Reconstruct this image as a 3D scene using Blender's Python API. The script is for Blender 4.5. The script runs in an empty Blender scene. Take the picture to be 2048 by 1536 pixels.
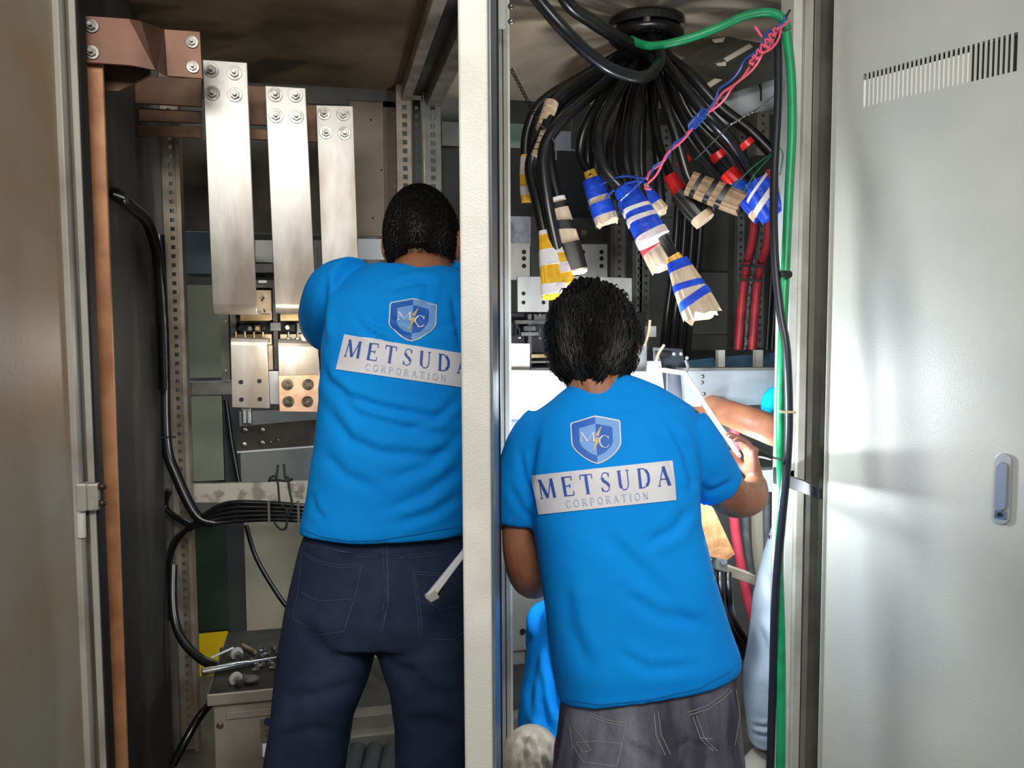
import bpy, bmesh, math, random
import numpy as np
from mathutils import Vector as V, Matrix, noise
from mathutils.bvhtree import BVHTree
random.seed(7)
S = bpy.context.scene
COL = S.collection
# ------------------------------------------------------------------ camera
FPX, CX, CY = 1650.0, 1024.0, 768.0
CAMZ = 1.40
def _c(px, py): return V(((px-CX)/FPX, (py-CY)/FPX, 1.0))
_Z = -_c(1145, 24000).normalized()                    # world up, seen in camera axes (x right, y down, z forward)
_X = V((1/math.tan(math.radians(12.5)), 0, 1.0)); _X = (_X-_Z*_X.dot(_Z)).normalized()
_Y = _Z.cross(_X)
CAM = V((0, 0, CAMZ))
def ray(px, py):
    c = _c(px, py); return V((c.dot(_X), c.dot(_Y), c.dot(_Z)))
def P(px, py, Y):            # point on the plane y = Y
    r = ray(px, py); return CAM+r*(Y/r.y)
def PX(px, py, X):
    r = ray(px, py); return CAM+r*(X/r.x)
def D(px, py, d):            # point at camera depth d
    return CAM+ray(px, py)*d
RIGHT = V((_X.x, _Y.x, _Z.x)); DOWN = V((_X.y, _Y.y, _Z.y)); FWD = V((_X.z, _Y.z, _Z.z))
HR = V((RIGHT.x, RIGHT.y, 0)).normalized(); HF = V((FWD.x, FWD.y, 0)).normalized(); UP = V((0, 0, 1))
cd = bpy.data.cameras.new('camera'); cam = bpy.data.objects.new('camera', cd); COL.objects.link(cam)
cd.sensor_width = 36; cd.lens = 36*FPX/2048; cd.clip_start = .02
m = Matrix((RIGHT, -DOWN, -FWD)).transposed().to_4x4(); m.translation = CAM
cam.matrix_world = m; S.camera = cam
# ------------------------------------------------------------------ world, lights, exposure
w = bpy.data.worlds.new('world'); S.world = w; w.use_nodes = True
w.node_tree.nodes['Background'].inputs[0].default_value = (.80, .86, .95, 1)
w.node_tree.nodes['Background'].inputs[1].default_value = .30
S.view_settings.view_transform = 'Standard'; S.view_settings.look = 'None'
S.view_settings.exposure = 0.0; S.view_settings.gamma = 1.0; S.view_settings.use_curve_mapping = False
def lamp(kind, loc, power, color, size=.1, target=None, spot=None):
    l = bpy.data.lights.new('light', kind); l.energy = power; l.color = color
    if kind == 'AREA': l.shape = 'RECTANGLE'; l.size = size[0]; l.size_y = size[1]
    elif kind != 'SUN': l.shadow_soft_size = size
    if spot: l.spot_size = math.radians(spot); l.spot_blend = .5
    o = bpy.data.objects.new(kind.lower()+'_light', l); COL.objects.link(o); o.location = loc
    if target is not None: o.rotation_euler = (V(target)-V(loc)).to_track_quat('-Z', 'Y').to_euler()
    return o
lamp('AREA', D(700, 600, -.55)+V((0, 0, .95)), 50, (1.0, .95, .88), (1.6, .5), D(980, 900, 2.0))     # room lighting behind the photographer
lamp('POINT', D(1285, 812, 1.90), 19, (.93, .97, 1.0), .05)          # work light held inside the right bay
lamp('POINT', D(1534, 984, 1.955), 3.2, (.88, .95, 1.0), .006)  # torch beside the worker's hand
lamp('POINT', D(1476, 990, 2.30), 7, (.9, .96, 1.0), .03)           # added unseen fill light for the rear cables and pale trousers          
lamp('POINT', D(572, 700, 2.20), 2.4, (1.0, .93, .82), .05)          # torch on the left bay's bars
lamp('AREA', V((-.4, 4.3, 2.9)), 20, (.9, 1, .93), (1.5, .5), V((-.4, 4.0, 0)))           # ceiling light of the hall behind
# ------------------------------------------------------------------ materials
MATS = {}
def M(name, c1, c2=None, sc=6, rough=.5, metal=0, bump=0, bsc=60, stretch=(1, 1, 1), lo=.42, hi=.62, emit=0, spec=.5, detail=4):
    if name in MATS: return MATS[name]
    mt = bpy.data.materials.new(name); mt.use_nodes = True; n = mt.node_tree.nodes; L = mt.node_tree.links
    b = n['Principled BSDF']
    f = lambda c: tuple(((x/255)/12.92 if x/255 <= .04045 else ((x/255+.055)/1.055)**2.4) for x in c)+(1,)
    b.inputs['Base Color'].default_value = f(c1); b.inputs['Roughness'].default_value = rough
    b.inputs['Metallic'].default_value = metal; b.inputs['Specular IOR Level'].default_value = spec
    if c2 or bump:
        tc = n.new('ShaderNodeTexCoord'); mp = n.new('ShaderNodeMapping'); mp.inputs['Scale'].default_value = stretch
        L.new(tc.outputs['Object'], mp.inputs['Vector'])
    if c2:
        nz = n.new('ShaderNodeTexNoise'); nz.inputs['Scale'].default_value = sc; nz.inputs['Detail'].default_value = detail
        cr = n.new('ShaderNodeValToRGB'); cr.color_ramp.elements[0].position = lo; cr.color_ramp.elements[1].position = hi
        cr.color_ramp.elements[0].color = f(c1); cr.color_ramp.elements[1].color = f(c2)
        L.new(mp.outputs[0], nz.inputs['Vector']); L.new(nz.outputs['Fac'], cr.inputs[0]); L.new(cr.outputs[0], b.inputs['Base Color'])
    if bump:
        nb = n.new('ShaderNodeTexNoise'); nb.inputs['Scale'].default_value = bsc; nb.inputs['Detail'].default_value = 3
        bp = n.new('ShaderNodeBump'); bp.inputs['Strength'].default_value = bump; bp.inputs['Distance'].default_value = .004
        L.new(mp.outputs[0], nb.inputs['Vector']); L.new(nb.outputs['Fac'], bp.inputs['Height']); L.new(bp.outputs[0], b.inputs['Normal'])
    if emit:
        b.inputs['Emission Color'].default_value = f(c1); b.inputs['Emission Strength'].default_value = emit
    MATS[name] = mt; return mt
cream = M('cream_paint', (205, 205, 196), (190, 190, 180), 9, .42, 0, .25, 500)
greyp = M('grey_paint', (172, 174, 168), (184, 184, 176), 2.2, .36, 0, .15, 300)
doorL = M('warm_lit_door_paint', (150, 148, 134), (150, 120, 86), 2.2, .45, 0, .1, 80, lo=.38, hi=.66)  # warm light on the grey paint, put in as brown noise patches
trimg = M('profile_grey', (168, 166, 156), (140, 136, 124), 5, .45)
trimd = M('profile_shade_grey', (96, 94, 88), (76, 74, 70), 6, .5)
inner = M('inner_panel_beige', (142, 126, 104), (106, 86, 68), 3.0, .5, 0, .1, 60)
innerd = M('uneven_dark_panel', (46, 46, 44), (88, 84, 78), 3.2, .55, 0, .1, 40, stretch=(1, 1, .35), lo=.5, hi=.75)  # dark grey with paler upright streaks
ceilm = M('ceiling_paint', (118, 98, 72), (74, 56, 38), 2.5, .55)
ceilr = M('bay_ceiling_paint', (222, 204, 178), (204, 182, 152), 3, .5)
copper = M('copper', (186, 132, 92), (156, 104, 70), 9, .42, .2, .1, 50)
copperd = M('aged_copper', (104, 76, 54), (74, 54, 40), 9, .42, .5)
tin = M('tinned_bar', (190, 188, 182), (144, 134, 120), 6, .36, .45, .12, 40, stretch=(1, 1, .35), detail=8)
alu = M('aluminium_bar', (222, 224, 224), (196, 202, 208), 5, .32, .4)
steel = M('steel', (170, 168, 162), (120, 118, 112), 30, .3, .9)
zinc = M('zinc_rail', (158, 150, 136), (134, 120, 104), 12, .42, .35)
zincg = M('grey_rail', (128, 128, 122), (100, 100, 96), 10, .45, .3)
dark = M('black_hole', (12, 12, 12), rough=.8)
blackc = M('black_cable', (14, 14, 16), (22, 22, 24), 30, .28, spec=.6)
blackm = M('matt_black', (20, 20, 22), (34, 34, 36), 20, .6)
brk = M('breaker_grey', (74, 74, 72), (104, 100, 96), 26, .45)
brass = M('brass', (205, 180, 140), (170, 142, 100), 20, .35, .6)
green = M('green_cable', (24, 150, 92), (18, 132, 80), 20, .35)
redc = M('red_cable', (178, 52, 60), (150, 40, 48), 20, .4)
pinkc = M('pink_cable', (232, 84, 104), (222, 72, 92), 20, .4)
greyc = M('grey_cable', (108, 110, 112), (86, 88, 90), 20, .4)
bluew = M('blue_wire', (36, 74, 160), rough=.35)
pinkw = M('pink_wire', (226, 92, 118), rough=.35)
greenw = M('green_wire', (30, 120, 78), rough=.35)
whitew = M('white_cord', (228, 228, 222), rough=.45)
bluet = M('blue_tape', (22, 62, 190), (34, 84, 214), 30, .3, 0, .4, 60)
yelt = M('yellow_tape', (240, 186, 24), (222, 160, 12), 30, .35, 0, .4, 60)
whit = M('white_wrap', (232, 226, 220), (214, 196, 196), 22, .5, 0, .5, 70)
redt = M('red_tape', (214, 34, 34), (180, 20, 24), 30, .3, 0, .3, 60)
pinkt = M('pink_tape', (238, 84, 96), rough=.4)
blkt = M('black_tape', (16, 16, 17), rough=.35)
card = M('cardboard_wrap', (214, 192, 164), (190, 164, 132), 40, .65, 0, .4, 60, stretch=(1, 1, .3))
cardd = M('brown_cardboard', (150, 122, 92), (128, 102, 74), 30, .65, 0, .4, 60)
cardb = M('cardboard', (190, 140, 92), (160, 112, 70), 24, .7, 0, .6, 40)
ink = M('red_print', (190, 40, 50), rough=.5)
shirt = M('blue_cotton', (0, 148, 238), (0, 140, 230), 4, .82, 0, .25, 700, spec=.2)
shirt3 = M('cyan_cotton', (0, 178, 214), rough=.8, spec=.2)
navy = M('navy_denim', (36, 45, 68), (48, 57, 82), 9, .85, 0, .5, 500, spec=.2)
navys = M('navy_stitch', (58, 70, 100), rough=.8)
gdenim = M('washed_black_denim', (62, 62, 72), (128, 128, 142), 16, .85, 0, .6, 420, stretch=(1, 1, .25), lo=.36, hi=.70, spec=.2)
gst = M('grey_stitch', (140, 138, 136), rough=.8)
paleb = M('pale_blue_cotton', (196, 214, 228), (182, 202, 220), 5, .8, 0, .3, 60, spec=.2)
beige = M('beige_cotton', (172, 164, 146), (148, 138, 120), 9, .85, 0, .5, 60, spec=.2)
skin = M('skin', (166, 112, 82), (148, 94, 68), 14, .5, 0, .15, 200)
hairm = M('black_hair', (10, 9, 9), (20, 17, 16), 60, .5, spec=.25)
white = M('white_print', (226, 226, 230), (216, 214, 220), 8, .6)
lblue = M('logo_light_blue', (112, 164, 226), rough=.6)
mblue = M('logo_blue', (14, 96, 190), rough=.6)
textb = M('text_blue', (48, 84, 170), rough=.6)
textg = M('text_grey_blue', (160, 180, 204), rough=.6)
gold = M('logo_gold', (206, 178, 120), rough=.6)
yellow = M('yellow_board', (246, 206, 16), (236, 194, 8), 8, .5)
slate = M('slate_panel', (96, 110, 124), rough=.4)
olive = M('olive_panel', (160, 164, 142), (146, 150, 128), 3, .5)
dgreen = M('dark_green_panel', (52, 66, 52), (36, 46, 38), 4, .35)
mint = M('mint_panel', (190, 216, 192), rough=.5)
pgrey = M('pale_grey_panel', (176, 176, 170), (160, 160, 152), 3, .5)
sole = M('shoe_rubber', (60, 56, 52), rough=.7)
floorm = M('concrete_floor', (110, 106, 98), (92, 88, 82), 4, .7)
wallm = M('hall_wall', (120, 122, 112), (104, 106, 98), 2, .8)
# ------------------------------------------------------------------ mesh helpers
def tag(o, label=None, cat=None, group=None, kind=None):
    for k, v in (('label', label), ('category', cat), ('group', group), ('kind', kind)):
        if v: o[k] = v
    return o
def thing(name, label, cat, group=None):
    o = bpy.data.objects.new(name, None); COL.objects.link(o); o.empty_display_size = .05
    return tag(o, label, cat, group)
def catmull(pts, k):
    if len(pts) < 3 or k < 2: return [V(p) for p in pts]
    out = []; n = len(pts)
    for i in range(n-1):
        p0, p1, p2, p3 = pts[max(i-1, 0)], pts[i], pts[i+1], pts[min(i+2, n-1)]
        for j in range(k):
            t = j/k
            out.append(.5*((2*p1)+(p2-p0)*t+(2*p0-5*p1+4*p2-p3)*t*t+(3*p1-p0-3*p2+p3)*t**3))
    out.append(V(pts[-1])); return out
class MB:
    def __init__(s): s.v = []; s.f = []
    def add(s, vs, fs):
        b = len(s.v); s.v += [V(q) for q in vs]; s.f += [tuple(i+b for i in f) for f in fs]; return s
    def box(s, a, b):
        x0, x1 = sorted((a[0], b[0])); y0, y1 = sorted((a[1], b[1])); z0, z1 = sorted((a[2], b[2]))
        return s.add([(x, y, z) for x in (x0, x1) for y in (y0, y1) for z in (z0, z1)],
              [(0, 1, 3, 2), (4, 6, 7, 5), (0, 4, 5, 1), (2, 3, 7, 6), (0, 2, 6, 4), (1, 5, 7, 3)])
    def px(s, x0, y0, x1, y1, Y, t=.01):        # upright box whose front face at depth Y fills these pixels
        xm, ym = (x0+x1)/2, (y0+y1)/2
        return s.box((P(x0, ym, Y).x, Y, P(xm, y0, Y).z), (P(x1, ym, Y).x, Y+t, P(xm, y1, Y).z))
    def quad(s, q, Y, t):                       # slab from pixel outline on plane Y
        vs = [P(x, y, Y) for x, y in q]; return s.slab(vs, V((0, t, 0)))
    def slab(s, vs, d):
        n = len(vs); d = V(d)
        return s.add(list(vs)+[v+d for v in vs], [tuple(range(n)), tuple(range(2*n-1, n-1, -1))]+[(i, i+n, (i+1) % n+n, (i+1) % n) for i in range(n)])
    def loft(s, rings, cap=True, closed=True):
        n = len(rings[0]); vs = [q for r in rings for q in r]; fs = []
        for i in range(len(rings)-1):
            for j in range(n if closed else n-1):
                k = (j+1) % n; fs.append((i*n+j, i*n+k, (i+1)*n+k, (i+1)*n+j))
        if cap: fs += [tuple(range(n-1, -1, -1)), tuple(range((len(rings)-1)*n, len(rings)*n))]
        return s.add(vs, fs)
    def tube(s, pts, r, n=10, k=5, rnd=False, flat=1, ax=None):
        pts = [V(p) for p in pts]
        rs = [r]*len(pts) if not isinstance(r, (list, tuple)) else list(r)
        if len(pts) > 2 and k > 1:
            q = catmull(pts, k); rr = catmull([V((x, 0, 0)) for x in rs], k); rs = [x.x for x in rr]; pts = q
        if rnd:
            d0 = (pts[0]-pts[1]).normalized(); d1 = (pts[-1]-pts[-2]).normalized(); r0, r1 = rs[0], rs[-1]
            pts = [pts[0]+d0*r0*.95, pts[0]+d0*r0*.7]+pts+[pts[-1]+d1*r1*.7, pts[-1]+d1*r1*.95]
            rs = [r0*.3, r0*.72]+rs+[r1*.72, r1*.3]
        rings = []; up = V(ax) if ax is not None else None
        for i, p in enumerate(pts):
            t = (pts[min(i+1, len(pts)-1)]-pts[max(i-1, 0)]).normalized()
            if up is None: up = V((0, 0, 1)) if abs(t.z) < .9 else V((1, 0, 0))
            u = up-t*up.dot(t)
            if u.length < 1e-5: u = t.orthogonal()
            u.normalize(); up = u; b = t.cross(u)
            rings.append([p+(u*math.cos(a)*flat+b*math.sin(a))*rs[i] for a in [2*math.pi*j/n for j in range(n)]])
        return s.loft(rings)
    def cyl(s, a, b, r, n=16, r2=None):
        return s.tube([a, b], [r, r2 if r2 is not None else r], n, 1)
    def ell(s, c, rx, ry, rz, ax=(V((1, 0, 0)), V((0, 1, 0)), V((0, 0, 1))), nu=20, nv=12, fn=None):
        rings = []
        for i in range(1, nv):
            th = math.pi*i/nv; ring = []
            for j in range(nu):
                ph = 2*math.pi*j/nu
                q = V((math.sin(th)*math.cos(ph), math.sin(th)*math.sin(ph), math.cos(th)))
                if fn: q = fn(q)
                ring.append(V(c)+ax[0]*q.x*rx+ax[1]*q.y*ry+ax[2]*q.z*rz)
            rings.append(ring)
        return s.loft(rings)
    def build(s, name, mat, parent=None, smooth=False, bevel=0):
        me = bpy.data.meshes.new(name); me.from_pydata([tuple(v) for v in s.v], [], s.f); me.validate()
        bm = bmesh.new(); bm.from_mesh(me); bmesh.ops.recalc_face_normals(bm, faces=bm.faces); bm.to_mesh(me); bm.free()
        me.materials.append(mat)
        if smooth:
            for p in me.polygons: p.use_smooth = True
            try: me.set_sharp_from_angle(angle=math.radians(50))
            except Exception: pass
        o = bpy.data.objects.new(name, me); COL.objects.link(o)
        if parent: o.parent = parent
        if bevel:
            b = o.modifiers.new('bevel', 'BEVEL'); b.width = bevel; b.segments = 2; b.limit_method = 'ANGLE'
        return o
def struct(name, mb, mat, bevel=0): return tag(mb.build(name, mat, None, bevel=bevel), kind='structure')
def holed(mb, X0, X1, Z0, Z1, Y, t, hole, pitch, off=0, axis='x'):
    """sheet strip with a column of square holes; axis 'x': lies in a plane of constant y, 'y': of constant x (X0..X1 then run along y)"""
    c = (X0+X1)/2+off; h = hole/2; z = Z0; zs = [Z0]
    k = Z0+pitch
    while k < Z1-hole: zs += [k-h, k+h]; k += pitch
    zs.append(Z1)
    def q(x, y, z): return (x, y, z) if axis == 'x' else (y, x, z)
    for i in range(len(zs)-1):
        a, b = zs[i], zs[i+1]
        if i % 2 == 0: mb.box(q(X0, Y, a), q(X1, Y+t, b))
        else: mb.box(q(X0, Y, a), q(c-h, Y+t, b)); mb.box(q(c+h, Y, a), q(X1, Y+t, b))
    return mb
def bolt(parent, p, r=.011, n=V((0, -1, 0)), mat=None, name='bolt', stud=1.0):
    mb = MB(); mb.cyl(p, p+n*r*.25, r*1.5, 20); mb.cyl(p+n*r*.25, p+n*r*.95, r, 6); mb.cyl(p+n*r*.9, p+n*r*(1.0+stud), r*.5, 10)
    return mb.build(name, mat or steel, parent, bevel=r*.06)
def remeshed(mb, name, mat, vox, smooth=3, parent=None):
    o = mb.build(name, mat, None)
    r = o.modifiers.new('r', 'REMESH'); r.mode = 'VOXEL'; r.voxel_size = vox
    if smooth:
        sm = o.modifiers.new('s', 'SMOOTH'); sm.factor = .6; sm.iterations = smooth
    bpy.context.view_layer.update(); dg = bpy.context.evaluated_depsgraph_get()
    me = bpy.data.meshes.new_from_object(o.evaluated_get(dg)); me.name = name
    old = o.data; o.modifiers.clear(); o.data = me; bpy.data.meshes.remove(old)
    for p in me.polygons: p.use_smooth = True
    if not me.materials: me.materials.append(mat)
    if parent: o.parent = parent
    return o
def co_np(me):
    a = np.empty(len(me.vertices)*3); me.vertices.foreach_get('co', a); return a.reshape(-1, 3)
Rm = np.array([RIGHT[:], DOWN[:], FWD[:]])
def to_px(a):
    c = (a-np.array(CAM[:])) @ Rm.T
    return np.stack([CX+FPX*c[:, 0]/c[:, 2], CY+FPX*c[:, 1]/c[:, 2]], 1), c[:, 2]
def wrinkle(o, strokes, seed=0, amp=.0025, sc=(9, 9, 5)):
    """folds in the cloth: each stroke is (polyline in pixels, width, depth in metres)"""
    me = o.data; a = co_np(me); px, dep = to_px(a)
    nn = np.empty(len(me.vertices)*3); me.vertices.foreach_get('normal', nn); nn = nn.reshape(-1, 3)
    face = np.clip(-(nn @ np.array(FWD[:])), 0, 1)**.5; disp = np.zeros(len(a))
    for pl, wd, dp in strokes:
        best = np.full(len(a), 1e9); side = np.zeros(len(a)); tt = np.zeros(len(a))
        tot = len(pl)-1
        for i in range(tot):
            p, q = np.array(pl[i], float), np.array(pl[i+1], float); e = q-p; l2 = e @ e
            t = np.clip(((px-p) @ e)/l2, 0, 1); dv = px-(p+t[:, None]*e); dist = np.hypot(dv[:, 0], dv[:, 1])
            sd = np.sign(e[0]*dv[:, 1]-e[1]*dv[:, 0]); mk = dist < best
            best = np.where(mk, dist, best); side = np.where(mk, sd, side); tt = np.where(mk, (i+t)/tot, tt)
        s = best*side; fade = np.clip(np.sin(np.pi*np.clip(tt, .04, .96))*1.6, 0, 1)
        disp += fade*dp*(-np.exp(-(s/wd)**2)+.8*np.exp(-((s+wd*1.9)/(wd*1.3))**2)+.35*np.exp(-((s-wd*2.4)/(wd*1.5))**2))
    nz = np.array([noise.fractal(V((v[0]*sc[0]+seed, v[1]*sc[1], v[2]*sc[2])), 1.0, 2.0, 2) for v in a])
    disp = disp*face+nz*amp
    a = a+nn*disp[:, None]; me.vertices.foreach_set('co', a.ravel()); me.update()
class Drape:
    """prints and seams lying on a surface: pixel -> point on the garment along the viewing ray"""
    def __init__(s, o):
        me = o.data; s.bv = BVHTree.FromPolygons([v.co.copy() for v in me.vertices], [tuple(p.vertices) for p in me.polygons])
    def hit(s, px, py, off):
        d = ray(px, py).normalized(); loc, n, i, t = s.bv.ray_cast(CAM, d)
        if loc is None: return None
        if n.dot(d) > 0: n = -n
        return loc+n*off
    def ribbon(s, mb, pl, w, off, step=4):      # pl: pixel points, w: width in pixels (number or per-point list)
        ws = w if isinstance(w, (list, tuple)) else [w]*len(pl)
        pts = []
        for i in range(len(pl)-1):
            (x0, y0), (x1, y1) = pl[i], pl[i+1]; n = max(1, int(math.hypot(x1-x0, y1-y0)/step))
            for k in range(n+(i == len(pl)-2)): t = k/n; pts.append((x0+(x1-x0)*t, y0+(y1-y0)*t, ws[i]+(ws[i+1]-ws[i])*t))
        rings = []
        for i, (x, y, ww) in enumerate(pts):
            a, b = pts[max(i-1, 0)], pts[min(i+1, len(pts)-1)]; dx, dy = b[0]-a[0], b[1]-a[1]; l = math.hypot(dx, dy) or 1
            nx, ny = -dy/l*ww/2, dx/l*ww/2; p, q = s.hit(x+nx, y+ny, off), s.hit(x-nx, y-ny, off)
            if p is not None and q is not None: rings.append([p, q])
        if len(rings) > 1: mb.loft(rings, False, False)
    def sheet(s, mb, fn, nu, nv, off):          # fn(u,v) -> pixel
        vs = []; idx = {}; fs = []
        for i in range(nu+1):
            for j in range(nv+1):
                h = s.hit(*fn(i/nu, j/nv), off)
                if h is not None: idx[i, j] = len(vs); vs.append(h)
        for i in range(nu):
            for j in range(nv):
                q = [(i, j), (i+1, j), (i+1, j+1), (i, j+1)]
                if all(k in idx for k in q): fs.append(tuple(idx[k] for k in q))
        mb.add(vs, fs)
# ================================================================== the hall
FY, BY = 1.85, 3.10
def H(x, d, z): return HR*x+HF*d+V((0, 0, z))
struct('floor', MB().box((-3.5, -1.5, -.05), (4.5, 6.0, 0)), floorm)
struct('wall_back', MB().box((-3.5, 6.0, 0), (4.5, 6.1, 3.4)), wallm)
struct('wall_left', MB().box((-3.6, -1.5, 0), (-3.5, 6.1, 3.4)), wallm)
struct('wall_right', MB().box((4.5, -1.5, 0), (4.6, 6.1, 3.4)), wallm)
# ================================================================== left bay of the switchgear cabinet
cabL = thing('switchgear_cabinet', 'left open switchgear bay with uneven dark grey inner walls and a dark ceiling', 'electrical cabinet')
XL = P(168, 700, FY).x; XM = P(1004, 700, FY).x; XR = P(1618, 700, FY).x
ZT = P(640, 176, BY).z; ZTR = P(1100, 172, BY).z; TOP = 2.34
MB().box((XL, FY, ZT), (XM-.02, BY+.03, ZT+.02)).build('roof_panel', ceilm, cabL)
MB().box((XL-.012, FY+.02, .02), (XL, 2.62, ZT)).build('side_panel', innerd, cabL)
mb = MB()
for i in range(3): mb.box((XL-.06+i*.002, 2.62+i*.17, .02), (XL-.045, 2.64+i*.17, ZT))
mb.box((XL-.012, 2.72, .02), (XL-.002, 2.90, ZT)); mb.build('rear_side_panel', trimd, cabL)
# front left frame post: stepped profile
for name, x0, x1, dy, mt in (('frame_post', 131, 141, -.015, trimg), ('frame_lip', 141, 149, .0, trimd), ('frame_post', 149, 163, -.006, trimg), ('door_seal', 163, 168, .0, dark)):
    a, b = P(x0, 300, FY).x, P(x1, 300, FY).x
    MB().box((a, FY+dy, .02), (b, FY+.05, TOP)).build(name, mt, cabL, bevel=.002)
# rear left perforated post and its return
a, b = P(322, 300, 2.72).x, P(352, 300, 2.72).x
holed(MB(), a, b, .05, ZT, 2.72, .003, .012, .0275, .004).build('perforated_rail', zinc, cabL)
MB().box((a-.03, 2.70, .05), (a-.012, 2.74, ZT)).box((a-.012, 2.70, .05), (a, 2.715, ZT)).build('rail_return', trimd, cabL)
MB().box((b, 2.70, .05), (b+.012, 2.76, ZT)).build('rail_return', zinc, cabL)
# middle perforated rails
for x0, x1, yt in ((797, 823, 150), (850, 882, 158)):
    a, b = P(x0, 300, BY-.1).x, P(x1, 300, BY-.1).x
    holed(MB(), a, b, .1, P(810, yt, BY-.1).z, BY-.1, .003, .0165, .0305).build('perforated_rail', zincg if x0 > 800 else zinc, cabL)
    MB().box((a-.006, BY-.1, .1), (a, BY-.05, P(810, yt, BY-.1).z)).build('rail_return', zinc, cabL)
a = P(826, 300, BY).x; b = P(840, 300, BY).x
holed(MB(), a, b+.004, .1, P(830, 200, BY).z, BY, .003, .012, .03).build('perforated_rail', trimd, cabL)
# ceiling beams running to the front above the middle rails
def beam(parent, name, x, wd, z, h, y0, y1, mt):
    return MB().box((x, y0, z), (x+wd, y1, z+h)).build(name, mt, parent, bevel=.002)
xr = P(810, 158, BY-.1).x
beam(cabL, 'ceiling_beam', xr-.015, .035, ZT-.055, .05, FY+.03, BY-.05, zinc)
beam(cabL, 'ceiling_beam', xr+.075, .05, ZT-.07, .06, FY+.03, BY-.05, zinc)
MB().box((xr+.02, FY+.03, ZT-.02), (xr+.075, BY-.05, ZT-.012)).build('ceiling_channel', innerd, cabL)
# rear lintel and upper rear plate
MB().box((XL, BY-.02, ZT-.06), (xr-.02, BY, ZT)).build('lintel', trimd, cabL)
MB().px(700, 203, 768, 472, BY-.03, .01).build('rear_plate', inner, cabL, bevel=.002)
MB().px(768, 203, 794, 472, BY-.02, .01).build('rear_plate', M('brown_plate', (118, 96, 78), (96, 76, 62), 5), cabL)
MB().px(348, 282, 640, 462, BY-.01, .01).build('rear_plate', M('dark_plate', (78, 68, 52), (56, 46, 36), 4), cabL)
for x, y in ((742, 240), (763, 340), (746, 436)): p = P(x, y, BY-.03); MB().cyl(p, p+V((0, -.002, 0)), .0035, 8).build('screw_hole', dark, cabL)
# front partition post between the two bays and its closing profile
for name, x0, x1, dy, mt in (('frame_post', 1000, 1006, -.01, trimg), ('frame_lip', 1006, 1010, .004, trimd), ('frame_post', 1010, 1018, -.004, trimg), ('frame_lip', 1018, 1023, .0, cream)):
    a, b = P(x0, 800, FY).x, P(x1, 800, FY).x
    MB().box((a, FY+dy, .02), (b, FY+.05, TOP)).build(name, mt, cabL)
# horizontal members of the rear frame
MB().px(372, 763, 470, 790, 2.80, .03).build('cross_member', zincg, cabL, bevel=.002)
MB().quad([(378, 970), (640, 962), (640, 1012), (378, 1005)], 2.80, .03).build('cross_member', M('scuffed_lip', (186, 180, 166), (140, 130, 116), 22, .5, lo=.5, hi=.6), cabL, bevel=.003)
MB().quad([(438, 618), (460, 618), (464, 762), (444, 762)], 2.78, .006).build('riveted_bracket', zincg, cabL)
for y in (643, 741):
    p = P(452, y, 2.78); MB().ell(p, .006, .004, .006).build('rivet', alu, cabL, True)
# left door of the bay, swung open towards the camera
dL = tag(MB().build('unused', cream), None)
bpy.data.objects.remove(dL)
xd = -.895
mb = MB()
vz0, vz1 = 2.03, 2.15
def Hbox(mb, x0, x1, d0, d1, z0, z1):
    return mb.slab([H(x0, d0, z0), H(x1, d0, z0), H(x1, d1, z0), H(x0, d1, z0)], V((0, 0, z1-z0)))
dpos = (HR*xd+HF*1.2)
Hbox(mb, xd-.03, xd, .85, 1.66, .08, vz0); Hbox(mb, xd-.03, xd, .85, 1.66, vz1, 2.26)
Hbox(mb, xd-.03, xd, 1.545, 1.66, vz0, vz1)
k = .87
while k < 1.54: Hbox(mb, xd-.03, xd, k, k+.008, vz0, vz1); k += .0165
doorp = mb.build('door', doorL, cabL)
mb = MB(); Hbox(mb, xd-.03, xd-.028, .85, 1.56, vz0, vz1); mb.build('vent_backing', trimd, doorp)
mb = MB(); Hbox(mb, xd-.03, xd+.012, 1.66, 1.675, .08, 2.26); mb.build('door_rim', trimg, doorp, bevel=.002)
# hinge on the left door
mb = MB().px(151, 968, 172, 1024, FY-.04, .03); mb.px(172, 968, 196, 1022, FY-.03, .02)
hg = mb.build('hinge', M('hinge_metal', (180, 178, 166), (150, 146, 132), 20, .35, .4), cabL, bevel=.003)
MB().cyl(P(162, 1026, FY-.035), P(163, 1074, FY-.035), .009).build('hinge_pin', cream, hg, True)
for y in (973, 1006):
    MB().ell(P(204, y, FY-.02), .009, .008, .008).build('hinge_screw', M('dark_brass', (70, 56, 46), rough=.4, metal=.6), hg, True)

# ================================================================== copper and tinned bars of the left bay
cb = tag(MB().quad([(171, 128), (205, 128), (256, 1560), (222, 1560)], 1.94, .012).build('copper_busbar', copper, bevel=.001),
     'tall orange copper bar standing upright beside the left door frame', 'busbar')
st = thing('copper_strap', 'kinked brown copper strap with four nuts above the tall copper bar', 'copper strap')
mb = MB()
prof = [((168, 31), (168, 124), 1.915), ((258, 37), (262, 131), 1.915), ((282, 42), (312, 141), 1.93), ((328, 58), (334, 152), 2.09), ((400, 63), (405, 157), 2.10)]
ra = []
for a, b, Y in prof:
    p, q = P(*a, Y), P(*b, Y); ra.append([p, q, q+V((0, .008, 0)), p+V((0, .008, 0))])
mb.loft(ra); mb.build('strap', M('strap_copper', (124, 88, 72), (100, 72, 56), 8, .42, .45), st, bevel=.001)
for x, y, Y in ((183, 52, 1.913), (184, 105, 1.913), (384, 84, 2.095), (386, 134, 2.095)): bolt(st, P(x, y, Y), .0095)
MB().quad([(204, 120), (300, 130), (300, 150), (236, 182), (204, 182)], 2.02, .01).build('rear_strap', copperd, st)
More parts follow.
